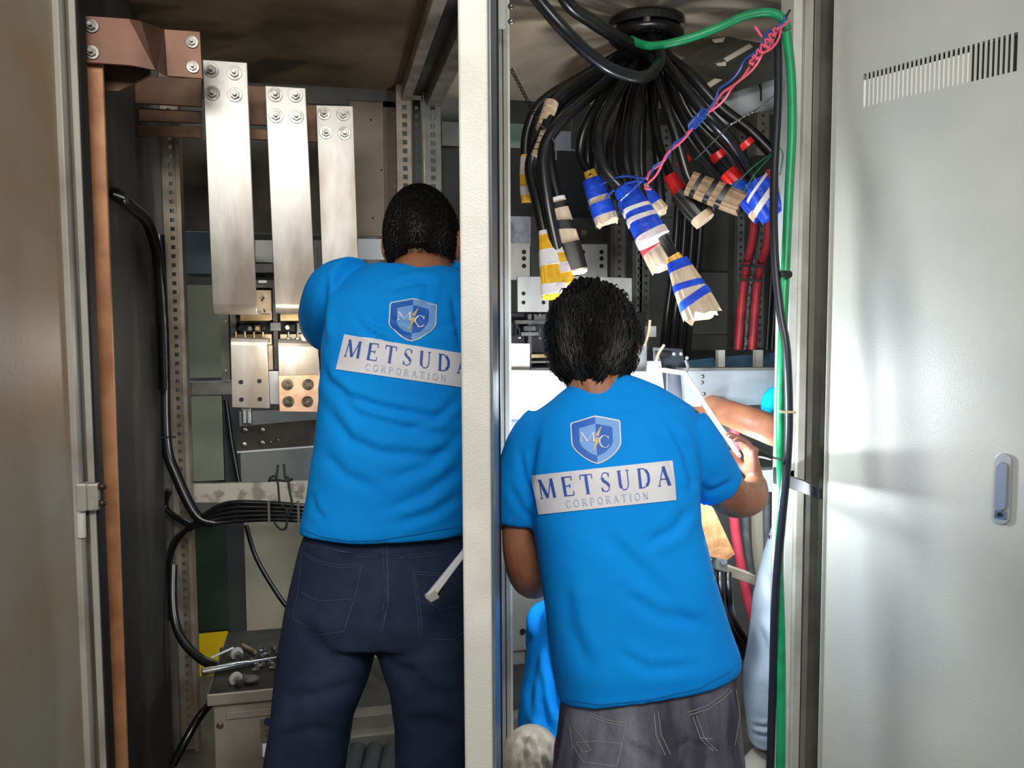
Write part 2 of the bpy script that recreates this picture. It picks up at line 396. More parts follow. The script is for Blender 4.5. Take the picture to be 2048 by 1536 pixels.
hb = [('wide upper horizontal copper bar behind the first tall bar', [(210, 150), (403, 157), (403, 213), (210, 203)], 2.42),
      ('thin horizontal bar just below the wide upper copper bar', [(212, 212), (403, 222), (403, 246), (212, 240)], 2.46),
      ('lowest horizontal brown bar left of the first tall bar', [(214, 248), (403, 253), (403, 276), (214, 269)], 2.44),
      ('short copper bar between the first and second tall bars', [(480, 170), (560, 174), (560, 252), (480, 248)], 2.56),
      ('slim copper bar low between first and second tall bars', [(470, 256), (560, 260), (560, 281), (470, 277)], 2.50),
      ('copper bar piece between second and third tall bars', [(590, 208), (660, 212), (660, 287), (590, 282)], 2.70)]
for lb, q, Y in hb: tag(MB().quad(q, Y, .012).build('copper_busbar', copperd, bevel=.001), lb, 'busbar', 'horizontal copper bars at the top of the left bay')
def tallbar(q, Y, lip, label, nuts, shade=None):
    t = thing('tinned_busbar', label, 'busbar', 'tall tinned bars of the left bay')
    tl, tr, br, bl = [P(*c, Y) for c in q]; rings = []
    th = V((0, .012, 0))
    rings.append([tl, tr, tr+th, tl+th]); rings.append([bl, br, br+th, bl+th])
    if lip:
        R = .028
        for a in (20, 40, 60, 80, 90):
            c, s_ = math.cos(math.radians(a)), math.sin(math.radians(a)); o = V((0, R*(1-c), -R*s_)); i = V((0, .012*c, .012*s_))
            rings.append([bl+o, br+o, br+o+i, bl+o+i])
        o = V((0, .16, -R)); i = V((0, 0, .012)); rings.append([bl+o, br+o, br+o+i, bl+o+i])
    MB().loft(rings).build('bar', tin, t, True, bevel=.0015)
    for x, y in nuts: bolt(t, P(x, y, Y), .0125 if q[0][0] < 450 else .0125*1.05, stud=.9)
    return t
tallbar([(405, 119), (494, 125), (513, 608), (425, 606)], 2.30, 1, 'widest and nearest tall silver bar, first from the left, four nuts on top', ((423, 141), (469, 146), (425, 187), (470, 190)))
tallbar([(530, 171), (611, 176), (632, 608), (550, 606)], 2.44, 1, 'middle one of the three tall silver bars, four nuts near its top', ((551, 190), (591, 191), (552, 232), (593, 233)))
tallbar([(632, 210), (706, 212), (722, 690), (650, 690)], 2.62, 0, 'third tall silver bar, its foot hidden by the left worker\'s shoulder', ((648, 227), (686, 229), (652, 265), (689, 267)))
# lower plates
def plate(label, q, Y, mt, holes=(), nuts=(), t=.012, lip=0, grp='lower connection plates of the left bay', r=.006):
    o = thing('connection_plate', label, 'metal plate', grp)
    tl, tr, br, bl = [P(*c, Y) for c in q]; th = V((0, t, 0)); rings = []
    if lip:
        R = .02; rings.append([tl+V((0, .13, R)), tr+V((0, .13, R)), tr+V((0, .13, R-t)), tl+V((0, .13, R-t))])
        for a in (90, 60, 30):
            c, s_ = math.cos(math.radians(a)), math.sin(math.radians(a)); of = V((0, R*(1-c), R*s_)); i = V((0, t*c, -t*s_)); rings.append([tl+of, tr+of, tr+of+i, tl+of+i])
    rings += [[tl, tr, tr+th, tl+th], [bl, br, br+th, bl+th]]
    MB().loft(rings).build('plate', mt, o, bevel=.0012)
    for x, y in holes:
        p = P(x, y, Y); MB().cyl(p+V((0, -.0012, 0)), p+V((0, .001, 0)), r, 14).build('bolt_hole', dark, o)
    for x, y in nuts: bolt(o, P(x, y, Y), .011, mat=M('dull_nut', (120, 108, 90), (60, 52, 44), 60, .4, .6), stud=.4)
    return o
plate('silver plate with four holes below the first tall bar', [(461, 690), (534, 692), (539, 817), (464, 815)], 2.36, tin, ((482, 764), (519, 762), (483, 799), (520, 798)), lip=1)
plate('silver plate below the middle tall bar, clamped under a copper plate', [(556, 692), (636, 694), (640, 760), (558, 760)], 2.50, tin, lip=1)
plate('square copper plate with four nuts beside the left worker\'s waist', [(557, 752), (644, 750), (642, 824), (559, 823)], 2.47, M('bright_copper', (226, 186, 154), (206, 160, 124), 22, .4, .35), (), ((575, 769), (616, 769), (577, 803), (615, 803)))
plate('narrow grey bar joining the two lower plates', [(537, 742), (560, 742), (560, 809), (540, 808)], 2.53, alu)
hp = thing('mounting_plate', 'dark horizontal plate with round bolts below the clamp', 'metal plate')
MB().quad([(472, 853), (650, 838), (650, 892), (474, 905)], 2.66, .006).build('plate', M('dark_metal_plate', (58, 54, 48), (84, 74, 62), 8, .35, .3), hp, bevel=.001)
MB().quad([(474, 903), (650, 890), (650, 893), (474, 906)], 2.655, .006).build('plate_edge', alu, hp)
for x, y in ((489, 860), (524, 860), (488, 889), (524, 886)): MB().ell(P(x, y, 2.657), .009, .004, .009).build('bolt', steel, hp, True)
for x, y in ((541, 884), (556, 880)): MB().ell(P(x, y, 2.657), .004, .003, .004).build('bolt', steel, hp, True)
cl = thing('busbar_clamp', 'small bright clamp hanging under the four-hole silver plate', 'clamp')
MB().px(483, 817, 503, 850, 2.56, .03).build('clamp_body', steel, cl, bevel=.004)
MB().px(487, 822, 492, 846, 2.55, .01).px(496, 822, 500, 846, 2.55, .01).build('clamp_jaw', alu, cl)
# ---- circuit breaker behind the bars
def breaker(label, xs, Y, rows, grp=None, side='left'):
    b = thing('circuit_breaker', label, 'circuit breaker', grp)
    x0, x1, y0, y1 = xs
    MB().px(x0, y0, x1, y1, Y+.05, .2).build('housing', blackm, b, bevel=.004)
    for (a, c, e, f, mt, dy, nm) in rows:
        MB().px(a, c, e, f, Y+dy, .03).build(nm, mt, b, bevel=.0015)
    return b
B = brk; K = blackm
bl_ = breaker('grey circuit breaker mechanism behind the silver bars of the left bay', (456, 650, 470, 760), 2.62, [
  (510, 480, 545, 525, pgrey, .03, 'cover'), (508, 527, 546, 545, B, .0, 'terminal_cover'), (460, 560, 548, 576, B, .01, 'cross_bar'),
  (509, 580, 543, 640, M('pale_brass', (216, 196, 166), (190, 164, 130), 20, .4, .3), -.01, 'contact_block'), (480, 628, 541, 642, brass, -.02, 'contact_bar'),
  (560, 628, 640, 642, brass, -.02, 'contact_bar'), (540, 645, 562, 662, zincg, -.02, 'latch'), (546, 560, 556, 740, B, .0, 'divider'),
  (481, 650, 500, 664, B, .0, 'contact'), (508, 650, 521, 664, zincg, .0, 'contact'), (572, 648, 590, 664, blackm, .0, 'contact'), (594, 646, 612, 666, pgrey, .0, 'contact'),
  (460, 600, 472, 690, B, .0, 'side_frame'), (474, 668, 544, 690, brass, .0, 'terminal_bar'), (560, 668, 636, 690, M('pale_brass', (0, 0, 0)), .0, 'terminal_bar'),
  (536, 690, 546, 740, M('pale_brass', (0, 0, 0)), .0, 'terminal_bar'), (628, 480, 644, 600, B, .02, 'cover'), (516, 560, 534, 566, alu, -.01, 'clip')])
for x in (472, 490, 508, 526, 577, 595, 613):
    p = P(x, 684, 2.56); MB().cyl(p, p+V((0, 0, .03)), .0035, 8).cyl(p, p+V((0, 0, .012)), .008, 6).build('terminal_bolt', steel if x % 2 else brass, bl_)
for i, (x, y) in enumerate(((481, 657), (500, 657), (515, 657), (528, 657), (575, 655), (604, 655), (622, 655), (632, 655))):
    p = P(x, y, 2.585); MB().cyl(p, p+V((0, -.01, 0)), .009, 14, .006).build('contact_pin', (blackm, steel, brass)[i % 3], bl_)
for x, y in ((524, 600), (529, 622), (527, 596)): MB().cyl(P(x, y, 2.60), P(x, y, 2.594), .003, 8).build('screw', dark, bl_)
# ================================================================== neighbouring panels seen through the back of the left bay
rc = thing('rear_switchboard', 'switchboard row behind the left bay with pale green and slate windows', 'electrical cabinet')
RY = 3.45
MB().px(360, 460, 1010, 1530, RY+.05, .1).build('body', M('rear_body_grey', (112, 112, 106), (96, 96, 90), 3, .6), rc)
for a, c, e, f, mt, nm in ((368, 463, 440, 548, slate, 'window'), (372, 570, 446, 756, olive, 'panel'), (384, 792, 446, 962, olive, 'panel'), (447, 780, 480, 966, M('dark_strip', (64, 66, 66), rough=.5), 'cable_channel'),
        (480, 820, 640, 964, pgrey, 'panel'), (490, 1010, 700, 1282, M('beige_rear_panel', (190, 184, 160), (160, 150, 128), 2.5, .5), 'panel'), (456, 1048, 490, 1300, M('dark_strip', (0, 0, 0)), 'cable_channel'),
        (388, 1048, 456, 1262, dgreen, 'dark_window'), (384, 1430, 420, 1500, dgreen, 'dark_window'), (690, 472, 790, 560, pgrey, 'panel'), (700, 1240, 800, 1440, pgrey, 'panel')):
    MB().px(a, c, e, f, RY, .03).build(nm, mt, rc, bevel=.002)
tag(MB().quad([(398, 1268), (456, 1262), (456, 1290), (440, 1296), (420, 1440), (400, 1444)], 3.42, .004).build('warning_board', yellow), 'bright yellow board behind the steel tool box', 'board')
tag(MB().px(716, 478, 776, 519, BY-.06, .004).build('paper_label', M('pale_label', (206, 206, 202))), 'blank pale label on the grey panel beside the third silver bar', 'label')
# ================================================================== cables on the left side
def cable(label, pts, r, mt=None, cat='cable', grp=None, name='power_cable', k=6, n=10, depth=None, parent=None):
    P3 = [D(x, y, d) for x, y, d in pts]
    o = MB().tube(P3, r, n, k).build(name, mt or blackc, parent, True)
    if not parent: tag(o, label, cat, grp)
    return o
cable('heavy black cable curving across the dark left wall high up', [(214, 382, 2.04), (236, 392, 1.93), (262, 414, 2.02), (292, 440, 2.17), (306, 475, 2.26), (316, 520, 2.33), (326, 640, 2.40), (330, 780, 2.42)], .015)
cable('black cable hanging down the rear rail and bending right into the loom', [(318, 470, 2.46), (328, 700, 2.47), (332, 880, 2.47), (352, 950, 2.47), (392, 1030, 2.47), (430, 1046, 2.48)], .016)
cable('black cable looping left of the perforated rail at waist height', [(338, 980, 2.52), (330, 1010, 2.53), (345, 1030, 2.52), (380, 1050, 2.5)], .010)
mb = MB(); p = D(316, 875, 2.44); q = D(352, 874, 2.46); mb.tube([p, q], .003, 6, 1)
tag(mb.build('cable_tie', blackm), 'black cable tie holding a cable to the rear left rail', 'cable tie')
for i, (dy, lb) in enumerate(((0, 'top'), (9, 'second'), (18, 'middle'), (27, 'fourth'), (36, 'bottom'))):
    cable('%s black cable of the horizontal loom beside the left worker' % lb, [(338, 1240-dy, 2.50+.008*i), (336, 1150-dy*.6, 2.5+.008*i), (350, 1090-dy*.3, 2.49+.006*i), (392, 1044+dy*.25, 2.47), (450, 1008+dy, 2.46+.006*i), (530, 1006+dy*.9, 2.47+.006*i), (612, 1012+dy*.8, 2.48+.006*i), (680, 1014+dy*.8, 2.52)], .0075, grp='black loom cables left of the left worker')
cable('black cable running down the left rail to the tool box', [(346, 1130, 2.47), (345, 1200, 2.44), (352, 1250, 2.42), (372, 1290, 2.40), (408, 1322, 2.38), (440, 1332, 2.37)], .013)
cable('black cable rising from the floor to the underside of the tool box', [(345, 1530, 2.30), (372, 1480, 2.32), (398, 1435, 2.36), (425, 1402, 2.42)], .012)
cable('pale-edged black rod behind the dark horizontal plate', [(452, 800, 3.3), (462, 880, 3.3), (478, 968, 3.3)], .011)
cable('thin black wire curving down from the loom behind the navy trousers', [(492, 1050, 2.7), (510, 1110, 2.7), (540, 1165, 2.7), (575, 1215, 2.7), (600, 1230, 2.7)], .0075)
tn = thing('tie_wire', 'twisted black wire knotted around the horizontal loom', 'wire')
for pl in ([(538, 958), (550, 952), (556, 968), (560, 1005), (574, 1022), (568, 1035)], [(575, 952), (580, 985), (584, 1010), (575, 1030), (560, 1030)], [(556, 930), (552, 960), (548, 958)], [(568, 928), (572, 960), (586, 958)], [(548, 1044), (560, 1058), (572, 1056), (574, 1036)], [(536, 962), (552, 960), (572, 962), (584, 957)]):
    MB().tube([D(x, y, 2.43) for x, y in pl], .0035, 6, 5).build('wire', blackm, tn, True)
for x in (537, 596):
    tag(MB().tube([D(x, 1002, 2.44), D(x+1, 1045, 2.44)], .004, 6, 1).build('cable_tie', trimd), 'grey tie strap round the loom, %s' % ('left of the knotted wire' if x < 560 else 'beside the blue shirt'), 'cable tie')
# ================================================================== steel box with tools
bx = thing('equipment_box', 'worn steel equipment box under scattered tools beside the navy trousers', 'box')
tb = M('scuffed_steel_box', (148, 142, 132), (116, 106, 94), 7, .45, .25, .1, 40, lo=.4, hi=.7)
Yb = 2.08
a = P(413, 1390, Yb); xR_ = P(640, 1380, Yb).x; zt = a.z; zb = P(413, 1414, Yb).z
MB().box((a.x, Yb, zb), (xR_, Yb+.42, zt)).build('lid', tb, bx, bevel=.003)
MB().box((a.x+.004, Yb+.004, zt), (xR_, Yb+.42, zt+.0015)).build('lid_mat', M('oily_black', (26, 24, 22), (44, 40, 36), 14, .5), bx)
MB().box((a.x+.012, Yb+.02, .02), (xR_-.01, Yb+.40, zb)).build('body', tb, bx, bevel=.003)
MB().px(452, 1418, 600, 1432, Yb+.012, .01).build('hasp_rail', tb, bx, bevel=.001)
MB().px(520, 1436, 600, 1482, Yb+.016, .004).build('name_plate', M('name_plate_grey', (120, 112, 100), (98, 90, 80), 16, .4, .3), bx)
MB().px(530, 1455, 590, 1461, Yb+.013, .002).px(530, 1466, 590, 1470, Yb+.013, .002).build('plate_line', trimd, bx)
p = P(536, 1443, Yb+.015); MB().cyl(p, p+V((0, -.002, 0)), .010, 20).build('plate_emblem', M('emblem_blue', (30, 34, 74)), bx)
MB().px(525, 1484, 600, 1510, Yb+.016, .003).build('paper_sticker', white, bx)
p = P(440, 1451, Yb+.02); MB().ell(p, .009, .004, .009).build('screw', M('brown_screw', (110, 92, 80), rough=.35, metal=.6), bx, True)
def lay(px, py, dz=0):  # point on the box top under a pixel
    r = ray(px, py); t = (zt+.002+dz-CAMZ)/r.z; return CAM+r*t
tq = thing('torque_wrench', 'long chrome wrench lying across the box edge, pointing left', 'wrench')
a = lay(404, 1344, .012); b = lay(470, 1331, .012); c = lay(555, 1316, .012); e = lay(600, 1308, .012)
MB().cyl(a, a+(b-a)*.35, .0105, 16).build('handle_end', steel, tq, True)
MB().tube([a+(b-a)*.3, b, b+(c-b)*.3], [.0085, .0105, .009], 14, 1).build('handle', M('chrome', (190, 196, 200), rough=.18, metal=1), tq, True)
MB().tube([b+(c-b)*.25, c, e], [.007, .006, .006], 12, 1).build('shaft', M('chrome', (0, 0, 0)), tq, True)
for lb, x, y, dx in (('upper socket with a washer ring behind the chrome wrench', 472, 1306, 4), ('lower socket with a washer ring in front of the wrench', 470, 1356, 8)):
    t = thing('socket', lb, 'socket'); p = lay(x, y, .012)
    MB().cyl(p, p+V((.004, -.006, -.001)), .017, 20).build('washer', pgrey, t, True); MB().cyl(p+V((.004, -.006, 0)), p+V((dx*.002, -.035, 0)), .0085, 12).build('stem', steel, t, True)
t = thing('brass_pin', 'short banded brass pin lying behind the chrome wrench', 'pin')
a, b = lay(485, 1290, .008), lay(512, 1305, .008)
for i in range(3): MB().cyl(a.lerp(b, i/3+.02), a.lerp(b, i/3+.30), .005, 10).build('segment', brass, t)
a, b = lay(421, 1316, .006), lay(466, 1296, .006)
tag(MB().cyl(a, b, .003, 8).build('steel_rod', alu), 'thin bright rod left of the upper socket', 'rod')
t = thing('padlock', 'grey padlock-like lug lying at the front of the box top', 'lug'); p = lay(502, 1358, .01)
MB().ell(p, .02, .016, .010).build('lug_body', trimd, t, True); q = lay(486, 1352, .008); MB().tube([q, p], .006, 10, 1).build('lug_neck', steel, t, True)
for i, (x, y) in enumerate(((520, 1312), (530, 1300), (545, 1298), (538, 1306), (512, 1330), (528, 1330), (540, 1328), (550, 1334), (500, 1322), (484, 1312), (552, 1306), (516, 1338))):
    mb = MB(); p = lay(x, y, .006); mb.cyl(p, p+V((.006*(-1)**i, -.003, .004)), .007, 6); mb.cyl(p, p+V((.015*(-1)**i, -.006, .002)), .0035, 8)
    tag(mb.build('loose_bolt', steel), 'small steel bolt in the loose pile on the tool box', 'bolt', 'loose bolts on the tool box')
# ---- things seen between the navy legs
t = thing('cable_tray', 'grey stepped metal ledges seen between the navy trouser legs', 'metal ledge')
MB().px(690, 1430, 800, 1462, 2.5, .06).build('upper_ledge', tb, t, bevel=.003); MB().px(690, 1470, 800, 1498, 2.46, .05).build('lower_ledge', tb, t, bevel=.003)
MB().quad([(680, 1500), (698, 1440), (698, 1500), (690, 1545), (674, 1545)], 2.42, .01).build('side_bracket', pgrey, t)
for i, (x, lb) in enumerate(((714, 'left'), (750, 'middle'), (784, 'right'))):
    a, b = D(x, 1500, 2.5), D(x-24, 1600, 2.2)
    tag(MB().tube([a, b], .027, 20, 1).build('thick_cable', M('dark_grey_sheath', (66, 68, 70), rough=.35), None, True), '%s one of three thick grey cables between the navy legs' % lb, 'cable', 'thick cables between the navy legs')
# ================================================================== right bay of the switchgear cabinet
cabR = thing('switchgear_cabinet', 'right open switchgear bay holding the fan of black cables, door open at right', 'electrical cabinet')
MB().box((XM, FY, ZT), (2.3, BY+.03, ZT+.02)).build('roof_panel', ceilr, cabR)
MB().box((XR, FY+.02, TOP-.2), (2.3, FY+.03, TOP)).build('front_lintel', greyp, cabR)
RB = BY+.02
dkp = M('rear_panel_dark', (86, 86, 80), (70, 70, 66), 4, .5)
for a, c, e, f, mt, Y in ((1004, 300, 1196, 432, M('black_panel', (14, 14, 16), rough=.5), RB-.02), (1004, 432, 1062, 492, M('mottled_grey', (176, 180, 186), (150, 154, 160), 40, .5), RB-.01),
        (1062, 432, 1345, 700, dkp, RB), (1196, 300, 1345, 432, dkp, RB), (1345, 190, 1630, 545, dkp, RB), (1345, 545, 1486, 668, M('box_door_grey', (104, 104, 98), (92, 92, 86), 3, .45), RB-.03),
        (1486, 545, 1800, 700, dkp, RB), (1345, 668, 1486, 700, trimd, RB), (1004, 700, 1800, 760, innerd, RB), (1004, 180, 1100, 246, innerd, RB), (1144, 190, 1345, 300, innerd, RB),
        (1004, 760, 1120, 1180, pgrey, RB), (1004, 1180, 1100, 1300, pgrey, RB-.02), (1120, 760, 1700, 1540, M('rear_grey_low', (150, 150, 146), (128, 128, 124), 4, .5), RB), (1004, 1300, 1050, 1330, pgrey, RB), (1030, 1360, 1120, 1500, innerd, RB), ):
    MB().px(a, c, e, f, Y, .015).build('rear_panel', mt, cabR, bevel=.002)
MB().px(884, 244, 920, 292, RY-.02, .01).build('pale_panel', pgrey, rc)
MB().px(1016, 244, 1048, 296, RY-.02, .01).build('mint_panel', mint, rc)
MB().px(1098, 262, 1150, 308, RY-.02, .01).build('pale_panel', M('lit_pale_panel', (206, 206, 214), rough=.6), rc)
MB().px(870, 190, 1160, 460, RY, .1).build('header', trimd, rc)
tag(MB().px(1016, 1288, 1048, 1360, 3.4, .006).build('warning_board', yellow), 'small yellow board low behind the middle post', 'board')
for x, y in ((1168, 465),):
    mb = MB(); mb.px(1162, 460, 1174, 471, RB-.006, .004); mb.build('square_knob', M('knob_ivory', (150, 140, 104)), cabR)
for x, y in ((1468, 556), (1358, 658), (1382, 658), (1467, 655)): MB().cyl(P(x, y, RB-.032), P(x, y, RB-.04), .007, 10).build('screw', dark, cabR)
MB().cyl(P(1046, 1263, RB-.03), P(1046, 1263, RB-.02), .011, 14).build('bolt_hole', dark, cabR)
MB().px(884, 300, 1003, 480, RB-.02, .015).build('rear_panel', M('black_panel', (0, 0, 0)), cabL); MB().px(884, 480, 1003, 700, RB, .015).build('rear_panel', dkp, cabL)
# perforated rails
for x0, x1, y0, y1, Y, mt in ((1228, 1250, 400, 700, 3.0, zincg), (1272, 1286, 480, 700, 2.95, zincg), (1286, 1300, 480, 700, 2.95, trimd), (1322, 1342, 250, 410, 3.0, zincg), (1476, 1490, 180, 695, 2.98, zincg), (1512, 1536, 180, 310, 2.75, zinc), (1517, 1531, 400, 695, 2.8, zincg)):
    a, b = P(x0, 400, Y).x, P(x1, 400, Y).x
    holed(MB(), a, b, P(x0, y1, Y).z, P(x0, y0, Y).z, Y, .003, .011, .028).build('perforated_rail', mt, cabR)
    MB().box((a-.012, Y, P(x0, y1, Y).z), (a-.002, Y+.05, P(x0, y0, Y).z)).build('rail_return', trimd, cabR)
a, b = P(1560, 400, 1.99).x, P(1586, 400, 1.99).x
holed(MB(), a, b, .05, 2.24, 2.0, .003, .008, .0235, -.006).build('perforated_rail', zinc, cabR)
# right front post and trim, and the hanging bracket on it
for name, x0, x1, dy, mt in (('frame_post', 1583, 1601, .0, cream), ('frame_post', 1601, 1617, -.012, trimg), ('frame_lip', 1617, 1622, .01, trimd), ('frame_post', 1622, 1634, -.006, M('shadow_trim', (112, 110, 104), (96, 94, 90), 6)), ('door_seal', 1634, 1672, .012, trimd)):  # the two dark strips nearest the hinge have the post's shade in their colour
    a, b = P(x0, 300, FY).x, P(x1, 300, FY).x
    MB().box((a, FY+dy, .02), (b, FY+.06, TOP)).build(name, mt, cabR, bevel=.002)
# open right door with louvres and handle
hx = D(1660, 700, 2.035); dd = (HR*math.cos(math.radians(55))-HF*math.sin(math.radians(55))).normalized(); dn = V((0, 0, 1)).cross(dd).normalized()
if dn.dot(FWD) < 0: dn = -dn
def onDoor(px, py, off=0):
    r = ray(px, py); t = (hx+dn*off-CAM).dot(dn)/r.dot(dn); return CAM+r*t
def dcoord(px, py): p = onDoor(px, py)-hx; return p.dot(dd), p.z+hx.z
def Dbox(mb, s0, s1, z0, z1, o0, o1):
    b = V((hx.x, hx.y, 0)); mb.slab([b+dd*s0+dn*o0+UP*z0, b+dd*s1+dn*o0+UP*z0, b+dd*s1+dn*o0+UP*z1, b+dd*s0+dn*o0+UP*z1], dn*(o1-o0)); return mb
s0, zt0 = dcoord(1727, 146); s1, zt1 = dcoord(2036, 66); _, zb0 = dcoord(1727, 212); _, zb1 = dcoord(2036, 144)
zV1, zV0 = (zt0+zt1)/2, (zb0+zb1)/2; Wd = .82
mb = MB(); Dbox(mb, .0, Wd, .08, zV0, 0, .03); Dbox(mb, .0, Wd, zV1, 2.28, 0, .03); Dbox(mb, .0, s0, zV0, zV1, 0, .03); Dbox(mb, s1, Wd, zV0, zV1, 0, .03)
n = 33; pt = (s1-s0)/n
for i in range(1, n): Dbox(mb, s0+pt*(i-.25), s0+pt*(i+.25), zV0, zV1, 0, .002)
dR = mb.build('door', greyp, cabR)
mb = MB(); Dbox(mb, s0-.005, s0+(s1-s0)*.72, zV0-.004, zV1-.014, .0028, .006); mb.build('vent_filter', M('backlit_filter_cream', (248, 246, 238), rough=.7), dR)  # light from behind the louvres is put into the near-white colour
mb = MB(); Dbox(mb, s0-.005, s1+.005, zV0-.004, zV1+.004, .018, .02); mb.build('vent_backing', M('vent_dark', (64, 64, 60), rough=.8), dR)
mb = MB(); a = V((hx.x, hx.y, 0)); mb.tube([a+dd*(s0+.04)+dn*.010+UP*(zV0+.002), a+dd*(s0+(s1-s0)*.5)+dn*.010+UP*(zV1-.002)], .0022, 6, 1); mb.build('vent_wire', dark, dR)
mb = MB(); Dbox(mb, -.002, .0, .08, 2.28, -.012, .03); mb.build('door_edge', greyp, dR, bevel=.002)
def stadium(mb, s, z0, z1, rx, o0, o1, n=10):
    b = V((hx.x, hx.y, 0)); pts = []
    for i in range(n+1): a = math.pi*i/n; pts.append((s+rx*math.cos(a), z1-rx+rx*math.sin(a)))
    for i in range(n+1): a = math.pi+math.pi*i/n; pts.append((s+rx*math.cos(a), z0+rx+rx*math.sin(a)))
    return mb.slab([b+dd*x+dn*o0+UP*z for x, z in pts], dn*(o1-o0))
sh, zh1 = dcoord(2010, 906); _, zh0 = dcoord(2006, 1048)
chm = M('handle_chrome', (170, 170, 168), rough=.35, metal=.35)
hd = stadium(MB(), sh, zh0, zh1, .017, -.009, .002).build('handle', chm, dR, bevel=.002)
stadium(MB(), sh, zh0+.03, zh1-.018, .0115, -.0135, -.008).build('lever', M('lever_metal', (140, 146, 156), rough=.35, metal=.35), hd, bevel=.0015)
mb = MB(); Dbox(mb, sh-.011, sh+.011, zh0+.012, zh0+.030, -.012, -.008); mb.build('lock_face', steel, hd, bevel=.001)
b = V((hx.x, hx.y, 0))+dd*sh+UP*(zh0+.021); MB().cyl(b-dn*.012, b-dn*.0145, .005, 12).build('keyhole', dark, hd)
# ------------------------------------------------ the door edge seen in the middle, swung out towards the camera
xm1 = (980-CX)/FPX*1.05; xm0 = (922-CX)/FPX*1.05
mb = MB(); mb.slab([H(xm0, 1.05, .06), H(xm1, 1.05, .06), H(xm1+.001, 1.80, .06), H(xm0, 1.80, .06)], V((0, 0, 2.24)))
dM = mb.build('door', cream, cabR, bevel=.003)
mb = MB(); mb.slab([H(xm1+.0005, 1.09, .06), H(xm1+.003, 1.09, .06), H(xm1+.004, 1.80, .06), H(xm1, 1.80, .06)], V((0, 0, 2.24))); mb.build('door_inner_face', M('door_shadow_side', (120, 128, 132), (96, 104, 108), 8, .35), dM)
mb = MB(); mb.slab([H(xm1, 1.50, .06), H(xm1+.006, 1.50, .06), H(xm1+.007, 1.515, .06), H(xm1, 1.515, .06)], V((0, 0, 2.24))); mb.build('rubber_seal', dark, dM)
mb = MB()
for y0, y1 in ((0, 50),):
    p = D(998, y0-20, 1.75); q = D(998, y1, 1.75); mb.slab([V((p.x-.015, p.y, q.z)), V((p.x+.016, p.y, q.z)), V((p.x+.016, p.y+.02, q.z)), V((p.x-.015, p.y+.02, q.z))], V((0, 0, p.z-q.z)))
mb.build('hinge', greyp, dM, bevel=.002)
for y in (13, 43): MB().ell(D(1022, y, 1.74), .007, .007, .007).build('hinge_screw', steel, dM, True)
lk = MB().quad([(985, 1093), (998, 1092), (1000, 1140), (990, 1136)], 1.66, .02).build('latch', pgrey, dM, bevel=.002)
MB().quad([(983, 1108), (990, 1112), (996, 1140), (988, 1136)], 1.64, .01).build('latch_tongue', alu, lk)
MB().tube([D(990, 1140, 1.7), D(984, 1170, 1.68), D(978, 1200, 1.66)], .003, 8).build('lock_rod', zincg, lk, True)
MB().quad([(988, 922), (1002, 924), (1004, 1060), (990, 1060)], 1.70, .01).build('lock_cover', blackm, dM)
# stay with a black clip, on the far face of that door
sa = MB().quad([(850, 1196), (940, 1085), (946, 1092), (862, 1206)], 1.44, .012).build('door_stay', white, dM, bevel=.002)
MB().quad([(850, 1196), (870, 1180), (880, 1196), (862, 1206)], 1.437, .02).build('stay_end', pgrey, sa, bevel=.002)
MB().quad([(862, 1190), (880, 1168), (890, 1176), (884, 1194), (874, 1200)], 1.45, .02).build('clip', blackm, sa, bevel=.002)

# ================================================================== connection plates, breaker and long bar of the right bay
G2 = 'connection plates of the right bay'
plate('grey plate with three holes right of the middle post', [(1004, 486), (1060, 486), (1060, 560), (1004, 560)], 2.86, tin, ((1048, 504), (1048, 517), (1048, 532)), grp=G2, r=.008)
plate('grey plate with six holes behind the right worker\'s head', [(1156, 488), (1215, 488), (1215, 590), (1158, 590)], 2.86, tin, ((1166, 504), (1166, 517), (1167, 532), (1203, 504), (1203, 517), (1203, 532)), grp=G2, r=.008)
plate('bright plate with four holes left of the right worker\'s head', [(1035, 553), (1098, 553), (1098, 624), (1035, 624)], 2.42, tin, ((1047, 587), (1086, 588), (1047, 605), (1087, 605)), grp=G2)
plate('bright plate behind the yellow taped cable end', [(1139, 552), (1184, 552), (1184, 624), (1139, 624)], 2.46, tin, grp=G2)
plate('bright plate with one hole right of the right worker\'s head', [(1201, 554), (1264, 556), (1264, 624), (1201, 624)], 2.42, tin, ((1252, 588),), grp=G2)
plate('square silver plate beside the middle post at shoulder height', [(1004, 686), (1060, 687), (1060, 741), (1004, 741)], 2.40, tin, grp=G2)
plate('bright plate beside the right worker\'s cheek', [(1236, 688), (1294, 688), (1294, 746), (1240, 746)], 2.40, alu, grp=G2)
plate('tall white plate behind the right worker\'s shoulder', [(1296, 722), (1322, 722), (1330, 790), (1290, 790)], 2.22, alu, grp=G2)
br2 = breaker('dark circuit breaker mechanism between the plates of the right bay', (1020, 1290, 624, 745), 2.66, [
  (1030, 640, 1110, 648, B, .0, 'cross_bar'), (1048, 652, 1072, 662, B, -.01, 'latch'), (1042, 664, 1078, 672, zincg, .0, 'cross_bar'), (1056, 628, 1064, 745, B, .01, 'divider'),
  (1068, 628, 1100, 640, trimd, .0, 'contact'), (1062, 708, 1100, 716, brass, .0, 'contact_bar'), (1062, 722, 1110, 726, pgrey, .0, 'contact_bar'), (1100, 650, 1130, 700, B, .02, 'side_frame'), (1062, 736, 1110, 742, tin, .0, 'terminal_bar')])
for x, y in ((1039, 677), (1080, 632), (1080, 678), (1096, 650)): MB().cyl(P(x, y, 2.655), P(x, y-22, 2.655), .003, 8).cyl(P(x, y, 2.65), P(x, y-3, 2.65), .008, 10).build('contact_pin', steel, br2)
